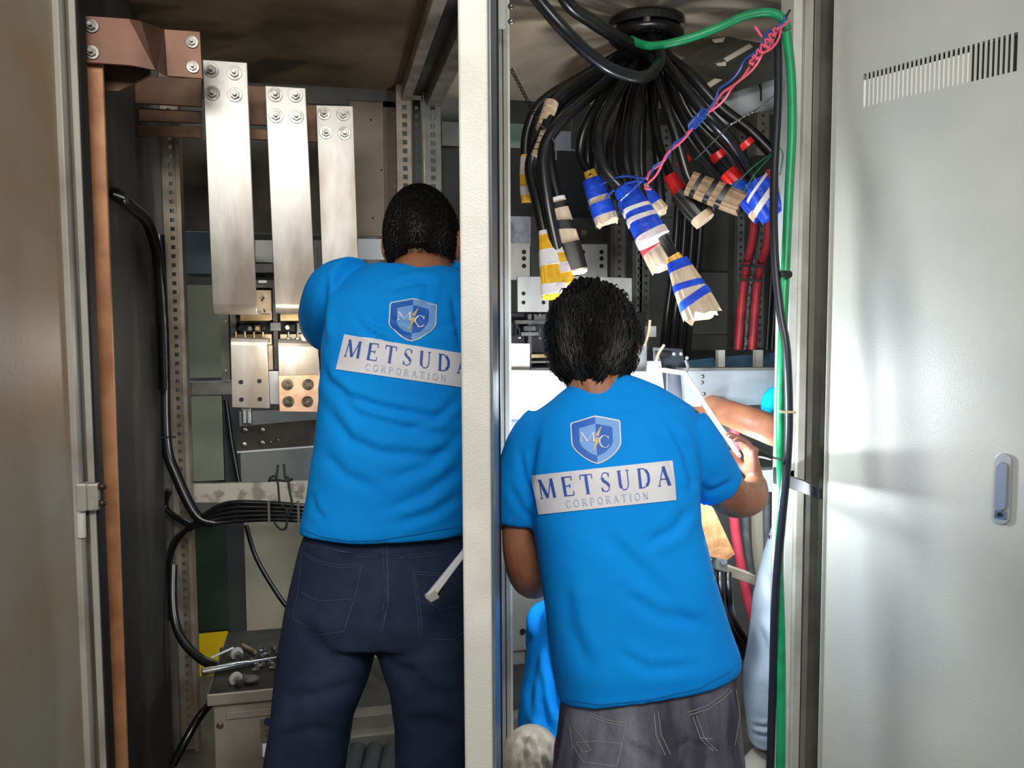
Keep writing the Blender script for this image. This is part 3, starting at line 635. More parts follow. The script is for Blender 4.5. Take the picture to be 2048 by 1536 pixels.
lb_ = thing('aluminium_bar', 'long bright aluminium bar running across the right bay behind the right worker', 'busbar')
MB().quad([(1006, 746), (1333, 742), (1333, 836), (1006, 840)], 2.28, .02).build('left_section', alu, lb_, bevel=.0015)
MB().quad([(1366, 742), (1562, 740), (1562, 808), (1372, 814)], 2.20, .02).build('right_section', M('alu_cool', (196, 204, 210), (178, 184, 186), 6, .35, .45), lb_, bevel=.0015)
MB().quad([(1366, 736), (1562, 735), (1562, 740), (1366, 742)], 2.20, .05).build('top_edge', zincg, lb_)
MB().quad([(1006, 740), (1130, 741), (1130, 746), (1006, 746)], 2.28, .05).build('top_edge', zincg, lb_)
MB().quad([(1333, 735), (1372, 745), (1378, 812), (1333, 836)], 2.24, .02).build('joint_block', M('joint_grey', (126, 130, 138), (100, 104, 112), 8, .4, .4), lb_, bevel=.002)
for x, y in ((1405, 753), (1404, 765), (1408, 788), (1290, 765), (1300, 756), (1312, 770), (1318, 738)):
    p = P(x, y, 2.2 if x > 1350 else 2.21 if y < 750 else 2.28); MB().ell(p, .006, .004, .006).build('bolt', steel, lb_, True)
tag(MB().quad([(1004, 826), (1060, 822), (1060, 860), (1004, 866)], 2.36, .02).build('bus_support', M('bus_support_blue_grey', (150, 160, 172), rough=.4, metal=.3)), 'blue-grey support plate just above the right worker\'s left shoulder', 'metal plate')
gb = thing('glass_cover', 'bluish transparent cover plate above the right end of the aluminium bar', 'cover')
MB().quad([(1370, 722), (1420, 716), (1562, 704), (1562, 738), (1372, 736)], 2.40, .006).build('plate', M('glass_blue', (46, 70, 88), (60, 92, 112), 6, .12), gb)
for a, b_ in ((1437, 1450), (1512, 1526)): MB().px(a, 700, b_, 738, 2.36, .02).build('support', trimg, gb)
sw = thing('limit_switch', 'dark grey switch block with cables beside the right worker\'s head', 'switch')
MB().quad([(1320, 694), (1366, 698), (1372, 738), (1322, 736)], 2.30, .06).build('body', M('switch_body', (62, 66, 74), rough=.4), sw, bevel=.003)
MB().quad([(1316, 702), (1344, 704), (1340, 716), (1318, 714)], 2.28, .03).build('cap', blackm, sw, bevel=.003)
for x, y in ((1348, 708), (1362, 708), (1374, 716)): MB().ell(P(x, y, 2.295), .006, .003, .006).build('screw', alu, sw, True)
sm = thing('terminal_box', 'small grey terminal box behind the right worker\'s hair', 'box')
MB().px(1298, 652, 1313, 674, 2.55, .04).build('body', pgrey, sm, bevel=.002)

# ================================================================== cable gland and cables
gz = ZT-.004; r = ray(1292, 64); GC = CAM+r*((gz-.03-CAMZ)/r.z)
gl = thing('cable_gland', 'round black gland plate in the ceiling where the black cables come down', 'cable gland')
MB().cyl(GC+V((0, 0, .028)), GC+V((0, 0, .005)), .105, 40).build('flange', blackm, gl, bevel=.003)
mb = MB(); mb.tube([GC+V((math.cos(a)*.088, math.sin(a)*.088, -.012)) for a in [2*math.pi*i/24 for i in range(25)]], .018, 10, 1); mb.build('collar', blackc, gl, True)
for a in (20, 100, 190, 250, 320):
    p = GC+V((math.cos(math.radians(a))*.10, math.sin(math.radians(a))*.10, .004)); MB().cyl(p, p-UP*.012, .010, 6).build('bolt', steel, gl)
gd = (GC-CAM).dot(FWD)
def gcable(i, label, pts, r=.0135, d0=None):
    a = 2*math.pi*i/17; s = GC+V((math.cos(a)*.045, math.sin(a)*.045, .0))
    P3 = [s]+[D(*p) for p in pts]
    o = MB().tube(P3, r, 12, 6).build('power_cable', blackc, None, True)
    return tag(o, label, 'cable', 'black cables fanning out below the ceiling gland')
def sect(a, b, wa, wb, t0, t1, grow, d, flat, n=20, ridge=0, jag=0, bulge=0, k=8, skew=0):
    """rings of a flattened sleeve between two pixels; widths in pixels"""
    A, B_ = D(*a), D(*b); ax = (B_-A).normalized(); L = (B_-A).length; side = ax.cross(FWD).normalized(); nrm = side.cross(ax).normalized(); rings = []
    for i in range(k+1):
        t = t0+(t1-t0)*i/k; w_ = (wa+(wb-wa)*t)*a[2]/FPX/2*grow*(1+bulge*math.sin(math.pi*t)); c = A+ax*L*t; ring = []
        for j in range(n):
            an = 2*math.pi*j/n; x, y = math.cos(an), math.sin(an); e = .62
            x = math.copysign(abs(x)**e, x); y = math.copysign(abs(y)**e, y)
            rr = 1+ridge*((j % 2)*2-1); off = (random.uniform(-jag, jag) if jag and i == k else 0)+skew*x*w_
            ring.append(c+side*x*w_*rr+nrm*y*w_*flat*rr+ax*off)
        rings.append(ring)
    return rings
def wrap(parent, a, b, wa, wb, mt, name='wrap', bands=(), flat=.7, ridge=.03, jag=.006, bulge=.05, core=None):
    o = MB().loft(sect(a, b, wa, wb, 0, 1, 1, 0, flat, 28, ridge, jag, bulge)).build(name, mt, parent)
    for bd in bands:
        t0, t1, bm = bd[:3]; MB().loft(sect(a, b, wa, wb, t0, t1, 1.07, 0, flat*1.02, 28, 0, 0, bulge, 4, bd[3] if len(bd) > 3 else 0)).build('tape_band', bm, o, True)
    return o
C = []
C.append(gcable(0, 'leftmost black cable of the fan, ending in a yellow and white taped bundle', [(1238, 110, 2.30), (1150, 160, 2.22), (1080, 208, 2.20), (1055, 262, 2.20), (1050, 316, 2.20)], .014))
wrap(C[-1], (1051, 310, 2.18), (1056, 404, 2.18), 18, 26, yelt, 'taped_end', ((.05, .42, whit), (.68, .86, whit)), bulge=.25)
C.append(gcable(1, 'black cable with bamboo-like beige rings, ending in a yellow and white taped end', [(1248, 112, 2.28), (1170, 160, 2.18), (1112, 206, 2.12), (1090, 262, 2.08), (1062, 330, 2.08), (1075, 400, 2.06), (1090, 472, 2.05)], .0165))
for i in range(4):
    p, q = D(1103-i*4.5, 206+i*14, 2.095), D(1099-i*4.5, 218+i*14, 2.09); MB().cyl(p, q, .0185, 16).build('insulating_ring', card, C[-1], True)
for i in range(4):
    p, q = D(1094-i*5, 266+i*13, 2.07), D(1090-i*5, 277+i*13, 2.07); MB().cyl(p, q, .0185, 16).build('insulating_ring', card, C[-1], True)
wrap(C[-1], (1088, 462, 2.03), (1112, 592, 2.0), 20, 54, yelt, 'taped_end', ((0, .07, whit), (.30, .55, whit), (.84, 1.0, whit, .1)), bulge=.1)
C.append(gcable(2, 'black cable ending in a beige slatted end with black tape bands', [(1256, 114, 2.30), (1185, 165, 2.22), (1125, 220, 2.16), (1100, 270, 2.13), (1100, 330, 2.11), (1116, 400, 2.10)], .0145))
wrap(C[-1], (1114, 396, 2.09), (1152, 545, 2.07), 30, 46, card, 'slatted_end', ((0, .05, whit), (.07, .15, blkt), (.32, .44, blkt, .2), (.62, .98, blkt)), bulge=.1)
C.append(gcable(3, 'black cable with a white collar passing into the yellow taped end', [(1262, 116, 2.26), (1200, 175, 2.14), (1130, 235, 2.05), (1088, 300, 2.03), (1094, 400, 2.02), (1114, 500, 2.02)], .0150))
wrap(C[-1], (1112, 492, 2.02), (1134, 572, 2.0), 20, 34, yelt, 'taped_end', ((0, .2, whit), (.45, .7, whit)))
C.append(gcable(4, 'black cable ending in a blue taped end with one beige gap', [(1268, 118, 2.28), (1215, 180, 2.22), (1172, 250, 2.2), (1160, 310, 2.2), (1182, 354, 2.18)], .0130))
wrap(C[-1], (1178, 342, 2.18), (1188, 366, 2.18), 22, 24, yelt, 'yellow_collar')
wrap(C[-1], (1184, 360, 2.17), (1215, 446, 2.15), 36, 46, card, 'blue_taped_end', ((0, .43, bluet), (.56, .84, bluet)), flat=.75)
C.append(gcable(5, 'black cable ending in the large blue taped end with white stripes', [(1274, 120, 2.24), (1232, 190, 2.14), (1198, 260, 2.08), (1205, 330, 2.05), (1250, 385, 2.04)], .0150))
wrap(C[-1], (1250, 376, 2.03), (1306, 478, 2.0), 42, 62, bluet, 'blue_taped_end', ((.0, .1, bluet), (.40, .47, whit, .15), (.58, .66, whit, .15), (.90, 1.03, whit)), flat=.8, jag=.003)
C.append(gcable(6, 'black cable with a pink and beige end below the large blue one', [(1280, 120, 2.32), (1250, 200, 2.26), (1228, 290, 2.22), (1240, 370, 2.2), (1290, 470, 2.16)], .0130))
wrap(C[-1], (1290, 470, 2.12), (1326, 536, 2.10), 40, 48, card, 'slatted_end', ((0, .45, pinkt, -.2),), flat=.6)
C.append(gcable(7, 'black cable ending in a small blue end with a beige tip', [(1286, 122, 2.30), (1262, 200, 2.22), (1250, 290, 2.18), (1258, 350, 2.17), (1278, 382, 2.16)], .0130))
wrap(C[-1], (1272, 372, 2.14), (1318, 428, 2.12), 34, 42, card, 'slatted_end', ((.0, .15, bluet), (.30, .74, bluet)), flat=.85)
C.append(gcable(8, 'black cable ending in the long beige and blue striped bundle', [(1292, 122, 2.26), (1280, 200, 2.12), (1268, 300, 2.04), (1285, 400, 2.02), (1330, 480, 2.0), (1352, 520, 1.98)], .0135))
wrap(C[-1], (1346, 510, 1.97), (1358, 530, 1.97), 24, 28, yelt, 'yellow_collar')
wrap(C[-1], (1354, 522, 1.96), (1404, 630, 1.92), 40, 72, card, 'slatted_end', ((.0, .17, bluet), (.42, .53, bluet, .1), (.64, .78, bluet, -.25)), flat=.5, ridge=.05, jag=.012)
wrap(C[-1], (1338, 520, 1.975), (1388, 630, 1.945), 12, 14, pinkt, 'pink_strip', ((0, .25, yelt),), flat=.6)
C.append(gcable(9, 'black cable passing behind the red and black taped end', [(1300, 122, 2.32), (1302, 200, 2.28), (1318, 290, 2.26), (1345, 360, 2.22)], .0130))
wrap(C[-1], (1340, 352, 2.20), (1366, 392, 2.18), 26, 30, redt, 'red_taped_section')
wrap(C[-1], (1362, 385, 2.17), (1408, 440, 2.15), 44, 40, blkt, 'black_taped_end', ((.84, 1.05, card),), flat=.8)
C.append(gcable(10, 'black cable ending in a brown cardboard sleeve with three black bands', [(1306, 122, 2.22), (1325, 190, 2.14), (1352, 270, 2.12), (1374, 350, 2.12), (1392, 378, 2.12)], .0130))
wrap(C[-1], (1378, 366, 2.11), (1482, 408, 2.08), 46, 46, cardd, 'cardboard_sleeve', ((.12, .20, blkt, .1), (.38, .47, blkt, .1), (.60, .70, blkt, .1)), flat=.7)
C.append(gcable(11, 'black cable with a red section ending in a blue lump above the red cables', [(1312, 118, 2.3), (1345, 190, 2.25), (1390, 270, 2.22), (1440, 335, 2.2), (1484, 382, 2.16)], .0145))
wrap(C[-1], (1455, 345, 2.18), (1478, 368, 2.17), 36, 36, redt, 'red_taped_section')
wrap(C[-1], (1470, 368, 2.15), (1528, 428, 2.12), 32, 46, bluet, 'blue_taped_end', ((.3, .42, whit, .3), (.82, 1.0, card, .1)))
C.append(gcable(12, 'shiny black cable reaching far right into a blue and white taped end', [(1320, 112, 2.2), (1356, 160, 2.12), (1412, 228, 2.08), (1462, 282, 2.10), (1500, 345, 2.12), (1518, 376, 2.12)], .0160))
wrap(C[-1], (1508, 366, 2.10), (1548, 430, 2.08), 54, 52, bluet, 'blue_taped_end', ((.12, .20, whit, -.5), (.45, .62, whit, -.5)), flat=.7, jag=.01)
C.append(gcable(13, 'topmost black cable of the fan on the right, reaching the right frame', [(1326, 104, 2.24), (1380, 150, 2.18), (1440, 215, 2.16), (1500, 262, 2.14), (1556, 318, 2.12)], .0160))
C.append(gcable(14, 'black cable of the fan passing just left of the twisted blue and pink wires', [(1318, 124, 2.36), (1340, 210, 2.36), (1392, 300, 2.36), (1450, 372, 2.34)], .0150))
C.append(gcable(15, 'straight black cable hanging in the middle of the fan', [(1290, 124, 2.38), (1286, 200, 2.36), (1282, 290, 2.36), (1284, 380, 2.36), (1296, 520, 2.38)], .0150))
C.append(gcable(16, 'black cable hanging just left of the middle of the fan', [(1276, 124, 2.38), (1246, 210, 2.38), (1222, 290, 2.36), (1226, 380, 2.36)], .0150))
for i, (x0, x1, x2, lb) in enumerate(((1240, 1185, 1175, 'thin dark rear cable behind the blue end with one gap'), (1268, 1210, 1192, 'rear black cable second from the left behind the fan'), (1296, 1240, 1235, 'rear black cable in line with the perforated grey rail'), (1310, 1308, 1316, 'rear black cable right of the middle of the fan'), (1320, 1352, 1420, 'rear black cable leading to the brown cardboard sleeve'), (1334, 1380, 1470, 'rear black cable under the topmost right one'), (1262, 1262, 1262, 'rear black cable behind the small blue end'))):
    s = GC+V((random.uniform(-.03, .03), .03+i*.003, 0)); tag(MB().tube([s, D(x0, 130, 2.44), D(x1, 230, 2.46), D(x2, 330, 2.46), D(x2+8, 420, 2.5)], .0135, 10, 6).build('power_cable', blackc, None, True), lb, 'cable', 'rear black cables of the fan')
for i, (x, lb) in enumerate(((1330, 'first'), (1346, 'second'), (1362, 'third'), (1378, 'fourth'))):
    tag(MB().tube([D(x+26, 400, 2.75), D(x+18, 520, 2.76), D(x+2, 640, 2.76), D(x-6, 730, 2.7)], .0125, 10, 6).build('power_cable', blackc, None, True), '%s from left of the vertical black cables behind the long striped bundle' % lb, 'cable', 'vertical black cables at the back of the right bay')
for x, y in ((1325, 330), (1370, 330), (1398, 292), (1436, 318), (1424, 278), (1494, 292)):
    pass
# red rings on the fan
for (a, b, lb) in (((1364, 318, 2.30), (1372, 328, 2.30), 'red tape ring on a cable left of the cardboard sleeve'), ((1432, 306, 2.14), (1440, 318, 2.14), 'red tape ring on the cable above the cardboard sleeve'), ((1488, 284, 2.10), (1496, 294, 2.10), 'red tape ring on the topmost right cable')):
    tag(MB().cyl(D(*a), D(*b), .021, 16).build('tape_ring', redt, None, True), lb, 'tape')
cable('upper one of two thick black cables entering from the top beside the middle post', [(1100, -60, 1.9), (1135, 5, 1.95), (1180, 40, 2.0), (1240, 78, 2.08), (1290, 104, 2.16), (1330, 140, 2.2)], .0165)
cable('lower one of two thick black cables entering from the top, looping under the gland', [(1030, -60, 1.85), (1080, 5, 1.88), (1130, 62, 1.9), (1180, 110, 1.93), (1230, 142, 1.96), (1290, 154, 2.0), (1320, 120, 2.08), (1310, 90, 2.14)], .0150)
cable('green cable arching from the gland across the ceiling to the right frame', [(1262, 80, 2.12), (1300, 92, 2.08), (1360, 82, 2.05), (1430, 58, 2.03), (1490, 32, 2.0), (1538, 25, 1.98), (1566, 38, 1.97), (1574, 60, 1.97)], .0105, green)
cable('green cable running down the right frame', [(1573, 66, 1.94), (1582, 150, 1.94), (1584, 260, 1.94), (1577, 400, 1.94), (1570, 560, 1.93), (1562, 760, 1.93), (1561, 900, 1.93), (1564, 1000, 1.93), (1558, 1120, 1.93), (1562, 1300, 1.93), (1562, 1480, 1.93), (1560, 1600, 1.93)], .0105, green)
cable('black cable running down beside the green one on the right frame', [(1556, 66, 1.97), (1556, 200, 1.96), (1548, 360, 1.95), (1549, 500, 1.92), (1560, 620, 1.90), (1573, 700, 1.89), (1578, 830, 1.89), (1574, 930, 1.89), (1564, 1040, 1.90), (1552, 1180, 1.92), (1546, 1360, 1.94), (1540, 1560, 1.95)], .0095, M('frame_cable_black', (34, 36, 42), rough=.35))
tag(MB().tube([D(1560, 823, 1.88), D(1592, 825, 1.88)], .003, 6, 1).build('cable_tie', M('ivory_tie', (222, 206, 160))), 'ivory cable tie holding cables to the right frame', 'cable tie')
tag(MB().tube([D(1562, 548, 1.9), D(1580, 549, 1.91)], .0085, 8, 1).build('cable_tie', blackm), 'black cable tie round the green cable', 'cable tie')
zl = D(1534, 984, 1.955).z; MB().slab([V((1.078, 1.655, zl)), V((1.078, 1.655, zl+.024)), V((1.078, 1.72, zl+.030)), V((1.078, FY-.01, zl+.030)), V((1.078, FY-.01, zl))], V((.008, 0, 0))).build('shadow_bracket', blackm, cabR, bevel=.001)  # added blocker, shaped to throw the wedge shadow onto the right door
MB().px(1566, 940, 1590, 974, FY+.0, .05).build('shadow_bracket', blackm, cabR, bevel=.002)
# twisted control wires
def twist(name, label, mt, pl, r, amp, turns, ph=0):
    base = catmull([D(*p) for p in pl], 24); out = []
    for i, p in enumerate(base):
        a = turns*2*math.pi*i/len(base)+ph; out.append(p+RIGHT*math.cos(a)*amp+(DOWN*.6+FWD*.8)*math.sin(a)*amp)
    return tag(MB().tube(out, r, 7, 1).build(name, mt, None, True), label, 'wire')
ln = [(1574, 40, 1.93), (1545, 80, 1.93), (1500, 135, 1.93), (1450, 185, 1.93), (1400, 235, 1.93), (1360, 280, 1.93), (1325, 320, 1.94), (1290, 360, 1.95)]
twist('control_wire', 'pink wire twisted with a blue one, tied high at the right frame', pinkw, ln, .003, .004, 6)
twist('control_wire', 'second pink wire hanging slack along the twisted pair', pinkw, [(1572, 46, 1.92), (1545, 90, 1.92), (1510, 128, 1.92), (1455, 190, 1.92), (1398, 240, 1.92), (1345, 300, 1.92), (1300, 360, 1.94)], .0028, .005, 5, 2)
twist('control_wire', 'blue wire twisted along the pink ones down to the blue taped ends', bluew, [(1570, 36, 1.92), (1535, 70, 1.92), (1490, 125, 1.92), (1440, 182, 1.92), (1398, 238, 1.92), (1350, 290, 1.92), (1310, 335, 1.94), (1285, 358, 1.95)], .0028, .005, 7, 4)
mb = MB(); base = catmull([D(1408, 228, 1.915), D(1386, 250, 1.915)], 2); A_, B2 = D(1408, 226, 1.915), D(1384, 252, 1.915); hel = [A_.lerp(B2, i/70)+(RIGHT*math.cos(i*.6)+UP*math.sin(i*.6))*.009+FWD*math.cos(i*.6)*.003 for i in range(71)]
tag(mb.tube(hel, .0028, 6, 1).build('wire_coil', bluew, None, True), 'tight blue wire coil round the pink and blue wires', 'wire')
mb = MB(); A_, B2 = D(1556, 58, 1.91), D(1500, 128, 1.91); hel = [A_.lerp(B2, i/70)+(RIGHT*math.cos(i*.55)+UP*math.sin(i*.55))*.009*(.6+.4*math.sin(i*1.7)) for i in range(71)]
tag(mb.tube(hel, .0028, 6, 1).build('wire_coil', pinkw, None, True), 'ragged pink wire coil near the top right of the bay', 'wire')
for pl, lb, mt in (([(1286, 358, 1.95), (1250, 352, 2.0), (1215, 362, 2.05), (1200, 370, 2.1)], 'upper blue wire reaching left to the blue end with one gap', bluew), ([(1286, 360, 1.95), (1255, 366, 2.0), (1228, 380, 2.05), (1212, 396, 2.1)], 'lower blue wire looping left from the twisted wires', bluew),
        ([(1284, 362, 1.95), (1258, 385, 1.96), (1240, 402, 1.98), (1238, 416, 1.98), (1246, 424, 1.96)], 'blue wire circling the large blue taped end', bluew), ([(1302, 360, 1.94), (1290, 376, 1.94), (1302, 378, 1.93)], 'short pink wire tail at the end of the twisted wires', pinkw),
        ([(1510, 53, 1.9), (1524, 74, 1.91)], 'short pink wire stub sticking out near the coil', pinkw), ([(1580, 20, 1.93), (1568, 40, 1.93)], 'short dark wire tail at the top right corner', blackc)):
    tag(MB().tube([D(*p) for p in pl], .0028, 7, 5).build('control_wire', mt, None, True), lb, 'wire')
for pl, lb in (([(1545, 306, 2.08), (1505, 335, 2.06), (1465, 375, 2.04)], 'left green wire over the blue taped lumps'), ([(1548, 306, 2.08), (1512, 345, 2.06), (1488, 382, 2.04)], 'middle green wire over the blue taped lumps'), ([(1560, 296, 1.98), (1566, 310, 1.98), (1560, 350, 1.98)], 'short green wire beside the right frame cable')):
    tag(MB().tube([D(*p) for p in pl], .0018, 6, 4).build('tie_wire', greenw, None, True), lb, 'wire')
def twist2(label, a, b, amp, turns, mt=steel):
    A_, B2 = D(*a), D(*b); mb = MB()
    for ph in (0, math.pi): mb.tube([A_.lerp(B2, i/60)+(RIGHT*.6+UP*.6)*math.cos(turns*2*math.pi*i/60+ph)*amp+FWD*math.sin(turns*2*math.pi*i/60+ph)*amp for i in range(61)], .0016, 5, 1)
    tag(mb.build('twisted_wire', mt, None, True), label, 'wire')
twist2('twisted steel wire hanging from the ceiling beside the middle post', (1022, 138, 2.1), (1078, 246, 2.1), .0045, 8, M('dark_wire', (70, 68, 66), rough=.35, metal=.7))
twist2('twisted steel wire across the upper right rails', (1460, 250, 2.05), (1512, 220, 2.05), .004, 4)
tag(MB().tube([D(1512, 220, 2.05), D(1572, 172, 2.03)], .0016, 5, 1).build('straight_wire', steel), 'straight wire end running up to the right frame', 'wire')
tag(MB().tube([D(1078, 246, 2.05), D(1108, 282, 2.02), D(1112, 320, 2.02)], .002, 5).build('hook_wire', trimd, None, True), 'grey wire hook under the beige ringed cable', 'wire')
tag(MB().tube([D(1460, 250, 2.05), D(1390, 320, 2.05)], .0016, 5, 1).build('straight_wire', steel), 'thin wire running down left across the fanned cables', 'wire')
# white duct and dark slotted bracket at the upper right
du = thing('cable_duct', 'fat pale grey round duct behind the twisted wires', 'duct')
MB().tube([D(1395, 238, 2.75), D(1440, 212, 2.75), D(1500, 185, 2.75), D(1600, 168, 2.75)], [.062, .066, .068, .068], 28, 6).build('duct', M('duct_pale', (198, 200, 198), rough=.4), du, True)
MB().tube([D(1506, 150, 2.70), D(1520, 172, 2.67), D(1522, 202, 2.68)], .003, 6).build('band', blackm, du, True)
sb = thing('slotted_bracket', 'dark slotted bracket plate under the ceiling at the upper right', 'bracket')
sbm = M('slot_plate', (84, 82, 74), (70, 68, 62), 5, .5)
MB().slab([D(1350, 128, 2.45), D(1545, 30, 2.45), D(1575, 60, 2.5), D(1575, 150, 2.62), D(1420, 200, 2.62)], V((0, .004, .004))).build('plate', sbm, sb)
for q in ([(1448, 118), (1500, 88), (1506, 94), (1454, 124)], [(1396, 180), (1430, 158), (1444, 160), (1404, 186)], [(1424, 80), (1450, 76), (1446, 84), (1430, 86)], [(1432, 128), (1452, 124), (1452, 132), (1436, 132)]):
    MB().slab([D(x, y, 2.44) for x, y in q], V((0, .003, .003))).build('slot', M('slot_pale', (196, 190, 172), rough=.6), sb)
# red cables and tied looms at the rear right
for (pl, lb) in (([(1510, 400, 2.68), (1506, 470, 2.68), (1488, 560, 2.68), (1476, 700, 2.68)], 'left one of two red cables hanging at the rear right'), ([(1540, 340, 2.66), (1536, 470, 2.66), (1516, 560, 2.66), (1504, 700, 2.66)], 'right one of two red cables hanging at the rear right')):
    cable(lb, pl, .0135, redc)
twist('braided_cable', 'black braided cable between the two red cables', M('braid', (60, 60, 58), (120, 120, 116), 200, .5), [(1520, 420, 2.7), (1506, 520, 2.7), (1496, 600, 2.7), (1490, 700, 2.7)], .0075, .002, 12)
for x, lb in ((1542, 'left'), (1552, 'right')): cable('%s one of two thin black cables right of the red ones' % lb, [(x+4, 420, 2.6), (x, 560, 2.6), (x-8, 700, 2.6)], .008)
for y, lb in ((532, 'upper'), (560, 'lower')): tag(MB().tube([D(1480, y-2, 2.64), D(1530, y+2, 2.62)], .004, 6, 1).build('cable_tie', blackm), '%s black tie across the two red cables' % lb, 'cable tie')
# white cord and lower right contents
wc = thing('white_cord', 'white cord running down from the aluminium bar to the right worker\'s hand', 'cord')
MB().tube([D(1310, 738, 2.12), D(1340, 742, 2.10), D(1368, 746, 2.08)], .006, 10, 4).build('upper_run', whitew, wc, True)
MB().tube([D(1371, 748, 2.07), D(1395, 786, 2.02), D(1430, 840, 1.96), (D(1458, 880, 1.9)), D(1478, 912, 1.84)], .0062, 10, 6).build('lower_run', whitew, wc, True)
MB().tube([D(1370, 748, 2.07), D(1376, 735, 2.1), D(1372, 722, 2.14)], .004, 8).build('bent_hook', alu, wc, True)
tag(MB().tube([D(1300, 640, 2.4), D(1297, 665, 2.4), D(1290, 690, 2.38)], .004, 7).build('string', card, None, True), 'beige string hanging right of the right worker\'s hair', 'string')
tag(MB().tube([D(1328, 690, 2.25), D(1318, 705, 2.24), D(1312, 722, 2.22)], .004, 7).build('string', card, None, True), 'beige string looped over the dark switch block', 'string')
cbx = thing('cardboard_piece', 'torn brown cardboard leaning below the right worker\'s elbow', 'cardboard')
MB().quad([(1370, 960), (1412, 985), (1470, 1108), (1455, 1120), (1395, 1108)], 2.10, .006).build('sheet', cardb, cbx)
bk = thing('clamp_bracket', 'grey steel clamp bracket below the torn cardboard', 'bracket')
MB().quad([(1408, 1116), (1512, 1152), (1512, 1172), (1408, 1136)], 2.13, .05).build('arm', zinc, bk, bevel=.002)
MB().quad([(1432, 1112), (1456, 1120), (1456, 1146), (1432, 1140)], 2.10, .03).build('clamp', zincg, bk, bevel=.003)
MB().cyl(P(1447, 1124, 2.095), P(1447, 1124, 2.085), .008, 6).build('bolt', steel, bk)
cable('pink-red cable passing behind the clamp bracket down to the right', [(1462, 960, 2.75), (1470, 1060, 2.75), (1482, 1130, 2.75), (1496, 1200, 2.75), (1514, 1260, 2.75), (1540, 1330, 2.75), (1570, 1400, 2.75)], .0165, pinkc)
cable('red cable above the right worker\'s hand', [(1462, 820, 2.5), (1468, 860, 2.5), (1474, 900, 2.5)], .015, pinkc)
cable('left grey cable beside the pink-red one', [(1490, 980, 2.78), (1494, 1080, 2.78), (1506, 1170, 2.78), (1530, 1270, 2.78)], .013, greyc)
cable('right grey cable beside the pale post', [(1534, 985, 2.75), (1534, 1060, 2.75), (1540, 1180, 2.75)], .013, greyc)
for i, (x, lb) in enumerate(((1424, 'first'), (1440, 'second'), (1456, 'third'))):
    cable('%s of three glossy black cables curving down right of the blue shirt' % lb, [(x, 1145, 2.3+.02*i), (x+4, 1210, 2.3+.02*i), (x+22, 1260, 2.65+.02*i), (x+60, 1310, 2.74+.02*i), (x+100, 1350, 2.75+.02*i), (x+140, 1400, 2.8)], .0105)
MB().px(1505, 945, 1528, 1165, 2.55, .03).build('rear_post', M('beige_post', (196, 194, 172), rough=.5), cabR, bevel=.002)
MB().px(1506, 940, 1560, 985, 2.30, .05).build('junction_block', pgrey, cabR, bevel=.003)
MB().px(1395, 830, 1460, 905, 2.52, .05).build('grey_block', zincg, cabR, bevel=.003)
tl = thing('crimping_tool', 'dark tool with a chrome rod in the right worker\'s hand', 'tool')
MB().tube([D(1484, 915, 1.86), D(1512, 906, 1.87), D(1542, 915, 1.90)], [.011, .010, .006], 12, 5).build('handle', blackm, tl, True)
MB().tube([D(1540, 914, 1.90), D(1556, 918, 1.92)], .0035, 8, 1).build('rod', steel, tl, True)
# ================================================================== people
def ring(cx_, d, y, rx_px, rd, n=40, e=.85, tilt=0, tiltd=0):
    """horizontal garment ring: centre pixel, half width in pixels, depth radius in metres"""
    c = D(cx_, y, d); rx = rx_px*d/FPX; out = []
    for j in range(n):
        a = 2*math.pi*j/n; x, z = math.cos(a), math.sin(a)
        x = math.copysign(abs(x)**e, x); z = math.copysign(abs(z)**e, z)
        out.append(c+HR*x*rx+HF*z*rd+UP*(x*tilt+z*tiltd))
    return out
def sections(mb, secs, **k):
    return mb.loft([ring((s[1]+s[2])/2, s[3], s[0], (s[2]-s[1])/2, s[4], tilt=(s[5] if len(s) > 5 else 0), tiltd=(s[6] if len(s) > 6 else 0), **k) for s in secs])
def head(mb, c, fwd, up, s=1.0, side=1):
    f = V(fwd).normalized(); r_ = f.cross(V(up)).normalized(); u = r_.cross(f).normalized()
    def fn(q):
        q = V(q)
        if q.z < 0: q.x *= 1-.30*(-q.z)**1.4; q.y = q.y*(1-.12*(-q.z))+.10*(-q.z)
        if q.y > .6: q.y = .6+(q.y-.6)*.7
        return q
    mb.ell(c, .074*s, .094*s, .116*s, (r_, f, u), 28, 20, fn)
    L = lambda x, y, z: c+(r_*x+f*y+u*z)*s
    mb.tube([L(0, .085, .02), L(0, .100, -.01), L(0, .106, -.028)], [.007, .010, .013], 10, 3, True)       # nose
    mb.tube([L(-.035, .074, .030), L(0, .086, .034), L(.035, .074, .030)], .009, 8, 3, True)               # brow
    mb.tube([L(-.020, .084, -.058), L(0, .092, -.055), L(.020, .084, -.058)], .007, 8, 3, True)            # lips
    mb.ell(L(0, .078, -.088), .022, .018, .02, (r_, f, u), 10, 8)                                          # chin
    for sx in (-1, 1):
        mb.ell(L(sx*.078, -.006, -.012), .010, .019, .033, (r_*math.cos(.35)+f*-.34*sx, f*math.cos(.35)+r_*.34*sx, u), 14, 10)
        mb.ell(L(sx*.086, -.016, -.002), .006, .014, .026, (r_, f, u), 12, 8)
    return L
def arm(mb, pts, radii): mb.tube(pts, radii, 16, 6, True)
